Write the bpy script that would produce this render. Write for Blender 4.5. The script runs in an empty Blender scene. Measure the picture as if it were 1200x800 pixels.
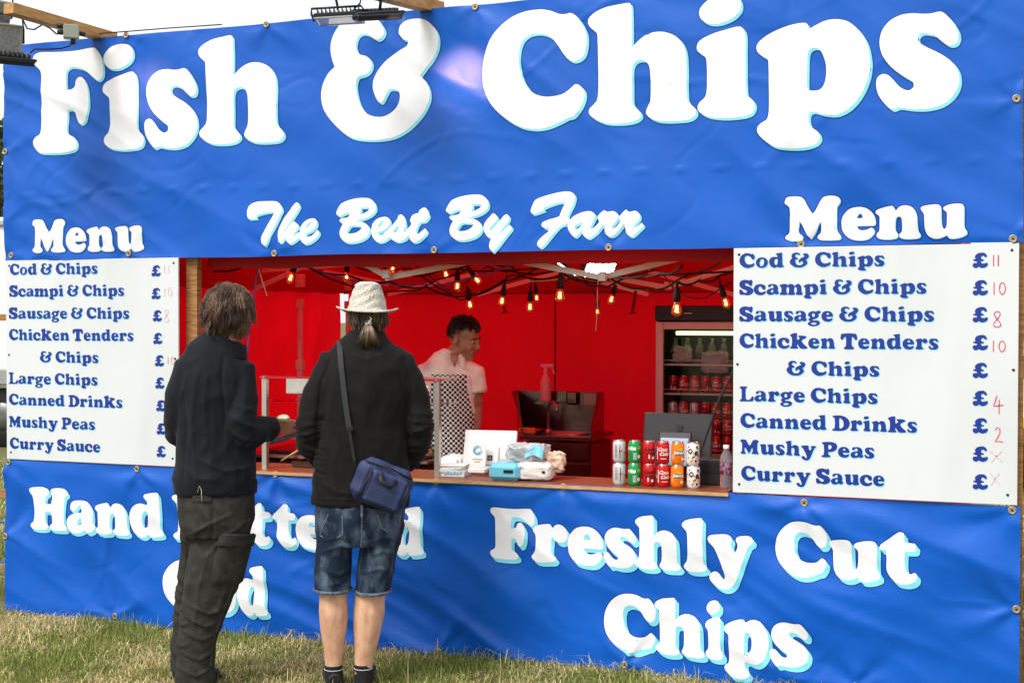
import bpy, bmesh, math, random
import numpy as np
from mathutils import Vector, Matrix, Euler, noise
from mathutils.geometry import delaunay_2d_cdt
R = math.radians
rnd = random.Random(7)
sc = bpy.context.scene
COL = sc.collection
# ---------------------------------------------------------------- camera
CAM = Vector((2.2042, -6.1135, 1.72)); YAW = R(19.8265); PIT = R(-0.9432); ROL = R(0.0681); F = 1500.0
cd = bpy.data.cameras.new('camera'); cam = bpy.data.objects.new('camera', cd); COL.objects.link(cam); sc.camera = cam
cd.sensor_width = 36; cd.lens = 45; cd.clip_end = 800; cd.clip_start = 0.05
_cy, _sy = math.cos(YAW), math.sin(YAW)
_d = Vector((-_sy*math.cos(PIT), _cy*math.cos(PIT), math.sin(PIT))); _r = Vector((_cy, _sy, 0)); _u = _r.cross(_d)
_r, _u = _r*math.cos(ROL)+_u*math.sin(ROL), -_r*math.sin(ROL)+_u*math.cos(ROL)
cam.matrix_world = Matrix(((_r.x, _u.x, -_d.x, CAM.x), (_r.y, _u.y, -_d.y, CAM.y), (_r.z, _u.z, -_d.z, CAM.z), (0, 0, 0, 1)))
# ---------------------------------------------------------------- light
sc.view_settings.view_transform = 'Standard'; sc.view_settings.look = 'None'; sc.view_settings.gamma = 1; sc.view_settings.exposure = 1.08
SUN_EL, SUN_AZ = 50, 205          # azimuth of the sun clockwise from +Y
w = bpy.data.worlds.new('World'); sc.world = w; w.use_nodes = True
nt = w.node_tree; nt.nodes.clear()
sky = nt.nodes.new('ShaderNodeTexSky'); sky.sky_type = 'NISHITA'; sky.sun_disc = False
sky.sun_elevation = R(SUN_EL); sky.sun_rotation = R(SUN_AZ); sky.air_density = 1.0; sky.dust_density = 3.0; sky.ozone_density = 1.0
hsv = nt.nodes.new('ShaderNodeHueSaturation'); hsv.inputs['Saturation'].default_value = 0.12
mixw = nt.nodes.new('ShaderNodeMix'); mixw.data_type = 'RGBA'; mixw.inputs[0].default_value = 0.7
mixw.inputs[7].default_value = (5.6, 5.8, 6.1, 1)                # even cloud cover
bg = nt.nodes.new('ShaderNodeBackground'); bg.inputs[1].default_value = 0.1
wo = nt.nodes.new('ShaderNodeOutputWorld')
nt.links.new(sky.outputs[0], hsv.inputs['Color']); nt.links.new(hsv.outputs[0], mixw.inputs[6])
nt.links.new(mixw.outputs[2], bg.inputs[0]); nt.links.new(bg.outputs[0], wo.inputs[0])
sl = bpy.data.lights.new('sun', 'SUN'); sl.energy = 1.5; sl.angle = R(25); sl.color = (1, .97, .93)
so = bpy.data.objects.new('sun', sl); COL.objects.link(so)
so.rotation_euler = Vector((math.sin(R(SUN_AZ))*math.cos(R(SUN_EL)), math.cos(R(SUN_AZ))*math.cos(R(SUN_EL)), math.sin(R(SUN_EL)))).to_track_quat('Z', 'Y').to_euler()
sc.cycles.max_bounces = 8; sc.cycles.diffuse_bounces = 5; sc.cycles.transmission_bounces = 6; sc.cycles.transparent_max_bounces = 8
sc.cycles.sample_clamp_indirect = 6

# ---------------------------------------------------------------- helpers
def at(px, py, Y):
    """a point of the place seen at photo coordinate px,py on the plane Y"""
    v = _d*F + _r*(px-600) + _u*(400-py); t = (Y-CAM.y)/v.y
    return CAM + v*t
def view_yaw(px): return YAW + math.atan((600-px)/F)

def srgb(r, g, b):
    f = lambda c: (c/255/12.92) if c/255 <= .04045 else ((c/255+.055)/1.055)**2.4
    return (f(r), f(g), f(b), 1)

def tag(o, label=None, cat=None, group=None, kind=None):
    if label: o['label'] = label
    if cat: o['category'] = cat
    if group: o['group'] = group
    if kind: o['kind'] = kind
    return o
def thing(name, label, cat, loc=(0, 0, 0), rz=0, group=None, rot=None):
    o = bpy.data.objects.new(name, None); COL.objects.link(o); o.location = loc
    o.rotation_euler = rot if rot else (0, 0, rz); o.empty_display_size = .1
    return tag(o, label, cat, group)
def mw(o):
    M = Matrix.Translation(o.location) @ Euler(o.rotation_euler).to_matrix().to_4x4()
    return mw(o.parent) @ M if o.parent else M
def copy_tree(o, parent=None):
    c = o.copy(); COL.objects.link(c); c.parent = parent
    for ch in KIDS.get(o.name, []): copy_tree(ch, c)
    return c
KIDS = {}

class MB:
    def __init__(s): s.v = []; s.f = []; s.sm = []; s.mi = []; s.cur = 0
    def add(s, vs, fs, smooth=False):
        n = len(s.v); s.v += [tuple(p) for p in vs]; s.f += [tuple(i+n for i in f) for f in fs]
        s.sm += [smooth]*len(fs); s.mi += [s.cur]*len(fs); return s
    def box(s, c, size, rot=None, bev=0.0):
        hx, hy, hz = size[0]/2, size[1]/2, size[2]/2
        M = Euler(rot).to_matrix() if rot is not None and not isinstance(rot, Matrix) else (rot if rot is not None else None)
        if bev <= 0:
            P = [(x, y, z) for z in (-hz, hz) for y in (-hy, hy) for x in (-hx, hx)]
            Fs = [(0, 2, 3, 1), (4, 5, 7, 6), (0, 1, 5, 4), (2, 6, 7, 3), (0, 4, 6, 2), (1, 3, 7, 5)]
        else:
            b = min(bev, hx*.9, hy*.9, hz*.9); P = []; idx = {}
            for sx in (-1, 1):
                for sy in (-1, 1):
                    for sz in (-1, 1):
                        for a, q in enumerate(((hx, hy-b, hz-b), (hx-b, hy, hz-b), (hx-b, hy-b, hz))):
                            idx[(sx, sy, sz, a)] = len(P); P.append((sx*q[0], sy*q[1], sz*q[2]))
            Fs = []
            def quad(ks, n):
                ids = [idx[k] for k in ks]; a, b_, c_ = (Vector(P[ids[i]]) for i in (0, 1, 2))
                if (b_-a).cross(c_-b_).dot(Vector(n)) < 0: ids.reverse()
                Fs.append(tuple(ids))
            for g in (-1, 1):
                quad([(g, -1, -1, 0), (g, 1, -1, 0), (g, 1, 1, 0), (g, -1, 1, 0)], (g, 0, 0))
                quad([(-1, g, -1, 1), (1, g, -1, 1), (1, g, 1, 1), (-1, g, 1, 1)], (0, g, 0))
                quad([(-1, -1, g, 2), (1, -1, g, 2), (1, 1, g, 2), (-1, 1, g, 2)], (0, 0, g))
                for h in (-1, 1):
                    quad([(g, h, -1, 0), (g, h, -1, 1), (g, h, 1, 1), (g, h, 1, 0)], (g, h, 0))
                    quad([(g, -1, h, 0), (g, -1, h, 2), (g, 1, h, 2), (g, 1, h, 0)], (g, 0, h))
                    quad([(-1, g, h, 1), (-1, g, h, 2), (1, g, h, 2), (1, g, h, 1)], (0, g, h))
                    for k in (-1, 1): quad([(g, h, k, 0), (g, h, k, 1), (g, h, k, 2)], (g, h, k))
        P = [Vector(p) for p in P]
        if M is not None: P = [M @ p for p in P]
        return s.add([p+Vector(c) for p in P], Fs)
    def bar(s, a, b, w, h=None, up=(0, 0, 1)):
        a = Vector(a); b = Vector(b); h = h or w; t = (b-a); L = t.length; t.normalize(); up = Vector(up)
        if abs(t.dot(up)) > .99: up = Vector((0, 1, 0))
        x = up.cross(t).normalized(); z = t.cross(x)
        M = Matrix((x, t, z)).transposed()
        return s.box((a+b)/2, (w, L, h), M)
    def tube(s, pts, r, n=8, cap=True, smooth=True):
        """r: number, list of numbers or list of (ra, rb)"""
        pts = [Vector(p) for p in pts]; m = len(pts); a = None; vs = []; fs = []
        for i, p in enumerate(pts):
            t = (pts[min(i+1, m-1)]-pts[max(i-1, 0)]).normalized()
            if a is None:
                ref = Vector((0, 1, 0)) if abs(t.y) < .8 else Vector((0, 0, 1)); a = ref.cross(t).normalized()
            a = (a-t*a.dot(t)).normalized(); b = t.cross(a)
            rr = r[i] if isinstance(r, (list, tuple)) else r; ra, rb = rr if isinstance(rr, (list, tuple)) else (rr, rr)
            for k in range(n):
                q = 2*math.pi*k/n; vs.append(p+a*ra*math.cos(q)+b*rb*math.sin(q))
        for i in range(m-1):
            for k in range(n): fs.append((i*n+k, i*n+(k+1) % n, (i+1)*n+(k+1) % n, (i+1)*n+k))
        s.add(vs, fs, smooth)
        if cap:
            nb = len(s.v)-len(vs)
            s.f += [tuple(nb+k for k in reversed(range(n))), tuple(nb+(m-1)*n+k for k in range(n))]; s.sm += [False]*2; s.mi += [s.cur]*2
        return s
    def lathe(s, prof, n=24, c=(0, 0, 0), M=None, smooth=True, sy=1.0):
        vs = []; fs = []; c = Vector(c)
        for (r, z) in prof:
            for k in range(n):
                q = 2*math.pi*k/n; p = Vector((r*math.cos(q), r*math.sin(q)*sy, z))
                vs.append((M @ p if M is not None else p)+c)
        for i in range(len(prof)-1):
            for k in range(n): fs.append((i*n+k, i*n+(k+1) % n, (i+1)*n+(k+1) % n, (i+1)*n+k))
        return s.add(vs, fs, smooth)
    def ell(s, c, r, n=16, m=10, M=None, smooth=True):
        prof = [(math.sin(math.pi*i/m), -math.cos(math.pi*i/m)) for i in range(m+1)]
        vs = []; fs = []; c = Vector(c)
        for (q, z) in prof:
            for k in range(n):
                a = 2*math.pi*k/n; p = Vector((max(q, 1e-4)*math.cos(a)*r[0], max(q, 1e-4)*math.sin(a)*r[1], z*r[2])); vs.append((M @ p if M is not None else p)+c)
        for i in range(m):
            for k in range(n): fs.append((i*n+k, i*n+(k+1) % n, (i+1)*n+(k+1) % n, (i+1)*n+k))
        return s.add(vs, fs, smooth)
    def torus(s, c, Rr, r, n=16, m=6, M=None):
        pts = []; c = Vector(c); vs = []; fs = []
        for i in range(n):
            a = 2*math.pi*i/n
            for k in range(m):
                b = 2*math.pi*k/m; p = Vector(((Rr+r*math.cos(b))*math.cos(a), (Rr+r*math.cos(b))*math.sin(a), r*math.sin(b)))
                vs.append((M @ p if M is not None else p)+c)
        for i in range(n):
            for k in range(m): fs.append((i*m+k, ((i+1) % n)*m+k, ((i+1) % n)*m+(k+1) % m, i*m+(k+1) % m))
        return s.add(vs, fs, True)
    def grid(s, fn, nu, nv, smooth=True, closed_u=False):
        vs = [fn(i/nu, j/nv) for j in range(nv+1) for i in range(nu+1)]; w_ = nu+1
        fs = [(j*w_+i, j*w_+i+1, (j+1)*w_+i+1, (j+1)*w_+i) for j in range(nv) for i in range(nu)]
        return s.add(vs, fs, smooth)
    def mesh(s, name):
        me = bpy.data.meshes.new(name); me.from_pydata([tuple(p) for p in s.v], [], s.f); me.update()
        me.polygons.foreach_set('use_smooth', s.sm)
        if any(s.mi): me.polygons.foreach_set('material_index', s.mi)
        return me
    def build(s, name, mat, parent=None, local=False, label=None, kind=None):
        me = s.mesh(name); return link(name, me, mat, parent, local, label, kind)
def link(name, me, mat, parent=None, local=False, label=None, kind=None):
    for m in (mat if isinstance(mat, (list, tuple)) else [mat]): me.materials.append(m)
    o = bpy.data.objects.new(name, me); COL.objects.link(o)
    if parent is not None:
        if not local: me.transform(mw(parent).inverted())
        o.parent = parent; KIDS.setdefault(parent.name, []).append(o)
    return tag(o, label, None, None, kind)
def child(name, me, parent, loc=(0, 0, 0), rot=(0, 0, 0), scale=None, label=None):
    """another child that shares an existing mesh"""
    o = bpy.data.objects.new(name, me); COL.objects.link(o); o.location = loc; o.rotation_euler = rot
    if scale: o.scale = scale
    o.parent = parent; KIDS.setdefault(parent.name, []).append(o)
    if label: o['label'] = label
    return o
RX90 = Matrix.Rotation(math.pi/2, 3, 'X')

# ---------------------------------------------------------------- materials
def mat(name, col, rough=.6, metal=0, bump=None, var=None, spec=.5, **kw):
    """bump=(scale, strength, dist[, stretch]); var=(scale, second colour, low, high[, stretch])"""
    m = bpy.data.materials.new(name); m.use_nodes = True; t = m.node_tree; b = t.nodes['Principled BSDF']
    b.inputs['Base Color'].default_value = col; b.inputs['Roughness'].default_value = rough; b.inputs['Metallic'].default_value = metal
    b.inputs['Specular IOR Level'].default_value = spec
    tc = None
    def coords(st):
        nonlocal tc
        if tc is None: tc = t.nodes.new('ShaderNodeTexCoord')
        mp = t.nodes.new('ShaderNodeMapping'); mp.inputs['Scale'].default_value = st; t.links.new(tc.outputs['Object'], mp.inputs[0]); return mp.outputs[0]
    if var:
        n = t.nodes.new('ShaderNodeTexNoise'); n.inputs['Scale'].default_value = var[0]; n.inputs['Detail'].default_value = 6
        t.links.new(coords(var[4] if len(var) > 4 else (1, 1, 1)), n.inputs['Vector'])
        rmp = t.nodes.new('ShaderNodeMapRange'); rmp.inputs[1].default_value = var[2]; rmp.inputs[2].default_value = var[3]
        mx = t.nodes.new('ShaderNodeMix'); mx.data_type = 'RGBA'; mx.inputs[6].default_value = col; mx.inputs[7].default_value = var[1]
        t.links.new(n.outputs['Fac'], rmp.inputs[0]); t.links.new(rmp.outputs[0], mx.inputs[0]); t.links.new(mx.outputs[2], b.inputs['Base Color'])
    if bump:
        n = t.nodes.new('ShaderNodeTexNoise'); n.inputs['Scale'].default_value = bump[0]; n.inputs['Detail'].default_value = 5
        t.links.new(coords(bump[3] if len(bump) > 3 else (1, 1, 1)), n.inputs['Vector'])
        bp = t.nodes.new('ShaderNodeBump'); bp.inputs['Strength'].default_value = bump[1]; bp.inputs['Distance'].default_value = bump[2]
        t.links.new(n.outputs['Fac'], bp.inputs['Height']); t.links.new(bp.outputs[0], b.inputs['Normal'])
    for k, v in kw.items():
        b.inputs[k.replace('_', ' ')].default_value = v
    return m
def emis(name, col, strength):
    m = mat(name, (0, 0, 0, 1), .5); b = m.node_tree.nodes['Principled BSDF']
    b.inputs['Emission Color'].default_value = col; b.inputs['Emission Strength'].default_value = strength; return m
def attr_mat(name, attr, rough=.6, translucent=0, spec=.3):
    m = bpy.data.materials.new(name); m.use_nodes = True; t = m.node_tree; b = t.nodes['Principled BSDF']
    a = t.nodes.new('ShaderNodeAttribute'); a.attribute_name = attr; t.links.new(a.outputs['Color'], b.inputs['Base Color'])
    b.inputs['Roughness'].default_value = rough; b.inputs['Specular IOR Level'].default_value = spec
    if translucent:
        tr = t.nodes.new('ShaderNodeBsdfTranslucent'); mx = t.nodes.new('ShaderNodeMixShader'); mx.inputs[0].default_value = translucent
        t.links.new(a.outputs['Color'], tr.inputs[0]); t.links.new(b.outputs[0], mx.inputs[1]); t.links.new(tr.outputs[0], mx.inputs[2])
        t.links.new(mx.outputs[0], t.nodes['Material Output'].inputs[0])
    return m

def weave_mat(name, col, rough, scale=260, strength=.15, spec=.5):
    """printed vinyl: woven threads as fine relief, patchy gloss"""
    m = mat(name, col, rough, spec=spec); t = m.node_tree; b = t.nodes['Principled BSDF']
    tc = t.nodes.new('ShaderNodeTexCoord'); hs = []
    for ax in ('X', 'Z'):
        wv = t.nodes.new('ShaderNodeTexWave'); wv.wave_type = 'BANDS'; wv.bands_direction = ax; wv.inputs['Scale'].default_value = scale/6.28
        wv.inputs['Distortion'].default_value = .4; t.links.new(tc.outputs['Object'], wv.inputs['Vector']); hs.append(wv)
    ad = t.nodes.new('ShaderNodeMath'); t.links.new(hs[0].outputs['Fac'], ad.inputs[0]); t.links.new(hs[1].outputs['Fac'], ad.inputs[1])
    nz = t.nodes.new('ShaderNodeTexNoise'); nz.inputs['Scale'].default_value = 9; nz.inputs['Detail'].default_value = 4; t.links.new(tc.outputs['Object'], nz.inputs['Vector'])
    b1 = t.nodes.new('ShaderNodeBump'); b1.inputs['Strength'].default_value = strength; b1.inputs['Distance'].default_value = .0006
    b2 = t.nodes.new('ShaderNodeBump'); b2.inputs['Strength'].default_value = .35; b2.inputs['Distance'].default_value = .006
    t.links.new(ad.outputs[0], b1.inputs['Height']); t.links.new(nz.outputs['Fac'], b2.inputs['Height'])
    t.links.new(b2.outputs[0], b1.inputs['Normal']); t.links.new(b1.outputs[0], b.inputs['Normal'])
    mr = t.nodes.new('ShaderNodeMapRange'); mr.inputs[3].default_value = rough-.06; mr.inputs[4].default_value = rough+.08
    n2 = t.nodes.new('ShaderNodeTexNoise'); n2.inputs['Scale'].default_value = 2.2; n2.inputs['Detail'].default_value = 6; t.links.new(tc.outputs['Object'], n2.inputs['Vector'])
    t.links.new(n2.outputs['Fac'], mr.inputs[0]); t.links.new(mr.outputs[0], b.inputs['Roughness'])
    # faint soiling
    hv = t.nodes.new('ShaderNodeHueSaturation'); hv.inputs['Color'].default_value = col; m2 = t.nodes.new('ShaderNodeMapRange')
    m2.inputs[1].default_value = .3; m2.inputs[2].default_value = .7; m2.inputs[3].default_value = .9; m2.inputs[4].default_value = 1.06
    t.links.new(n2.outputs['Fac'], m2.inputs[0]); t.links.new(m2.outputs[0], hv.inputs['Value']); t.links.new(hv.outputs[0], b.inputs['Base Color'])
    return m

def fabric_wall(name, col, transl):
    m = mat(name, col, .75, bump=(5.0, .9, .05, (1, 1, .45)), var=(1.3, tuple(c*.55 for c in col[:3])+(1,), .40, .78, (1, 1, .5))); t = m.node_tree; b = t.nodes['Principled BSDF']  # darker streaks put soft fold shading into the cloth colour
    tr = t.nodes.new('ShaderNodeBsdfTranslucent'); tr.inputs[0].default_value = col; mx = t.nodes.new('ShaderNodeMixShader'); mx.inputs[0].default_value = transl
    t.links.new(b.outputs[0], mx.inputs[1]); t.links.new(tr.outputs[0], mx.inputs[2]); t.links.new(mx.outputs[0], t.nodes['Material Output'].inputs[0])
    return m
def wood(name, a, b_, st=(2, 2, 14)):
    return mat(name, a, .7, bump=(9, .35, .004, st), var=(7, b_, .35, .7, st))

MT = dict(
    blue=weave_mat('banner_vinyl', srgb(3, 87, 187), .36, spec=.36),
    edge_blue=mat('print_dark_blue', srgb(8, 38, 130), .4),
    cyan=mat('print_cyan', srgb(125, 215, 238), .4),
    white_print=weave_mat('print_white', srgb(236, 236, 240), .38),
    board=mat('white_board', srgb(214, 217, 218), .42, bump=(2.5, .25, .01), var=(2.2, srgb(198, 200, 200), .45, .8, (1, 1, .35))),
    menu_blue=mat('menu_print_blue', srgb(10, 46, 138), .4),
    red_pen=mat('red_marker', srgb(205, 85, 105), .6),
    faint_pen=mat('faint_marker', srgb(224, 190, 196), .6),
    brass=mat('eyelet_brass', srgb(176, 158, 128), .45, .6, bump=(300, .2, .001)),
    steel=mat('steel', srgb(190, 188, 184), .3, 1.0, bump=(60, .05, .001)),
    stainless=mat('stainless', srgb(175, 170, 165), .22, 1.0, bump=(14, .1, .002, (1, 1, 8))),
    alu=mat('aluminium_frame', srgb(225, 215, 205), .45, .35),
    black=mat('black_plastic', srgb(22, 22, 24), .45),
    black_metal=mat('black_metal', srgb(30, 31, 33), .4, .2, bump=(90, .1, .001)),
    rubber=mat('rubber', srgb(18, 18, 18), .8),
    grey_plastic=mat('grey_plastic', srgb(150, 152, 140), .5),
    white_plastic=mat('white_plastic', srgb(232, 232, 230), .35),
    wood=wood('timber', srgb(176, 128, 74), srgb(128, 84, 42)),
    wood_y=wood('timber_beam', srgb(196, 148, 88), srgb(160, 112, 60), (6, 1.5, 6)),
    ply=wood('plywood', srgb(205, 165, 112), srgb(168, 124, 76), (2, 12, 12)),
    red=fabric_wall('red_canopy', srgb(232, 8, 24), .5),
    red_roof=fabric_wall('red_roof', srgb(240, 24, 34), .75),
    red_double_shade=fabric_wall('red_double_layer_shade', srgb(176, 8, 18), .25),  # double cloth, with the shade up under the canopy put into its red
    counter=mat('varnished_counter', srgb(140, 84, 56), .35, bump=(9, .3, .003, (2, 12, 12)), var=(7, srgb(112, 58, 38), .35, .7, (2, 12, 12))),
    red_dark=mat('red_accent', srgb(120, 8, 14), .7),
    glass=mat('clear_glass', (1, 1, 1, 1), .03, 0, Transmission_Weight=1.0, IOR=1.1),
    bulb=emis('bulb_glow', (1, .5, .24, 1), 2.6),
    blue_cord=mat('blue_cord', srgb(40, 90, 170), .5),
    string=mat('pale_string', srgb(215, 205, 185), .7),
    screen=mat('dark_screen', srgb(28, 30, 34), .2),
    paper=mat('paper', srgb(235, 233, 228), .8),
)
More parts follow.
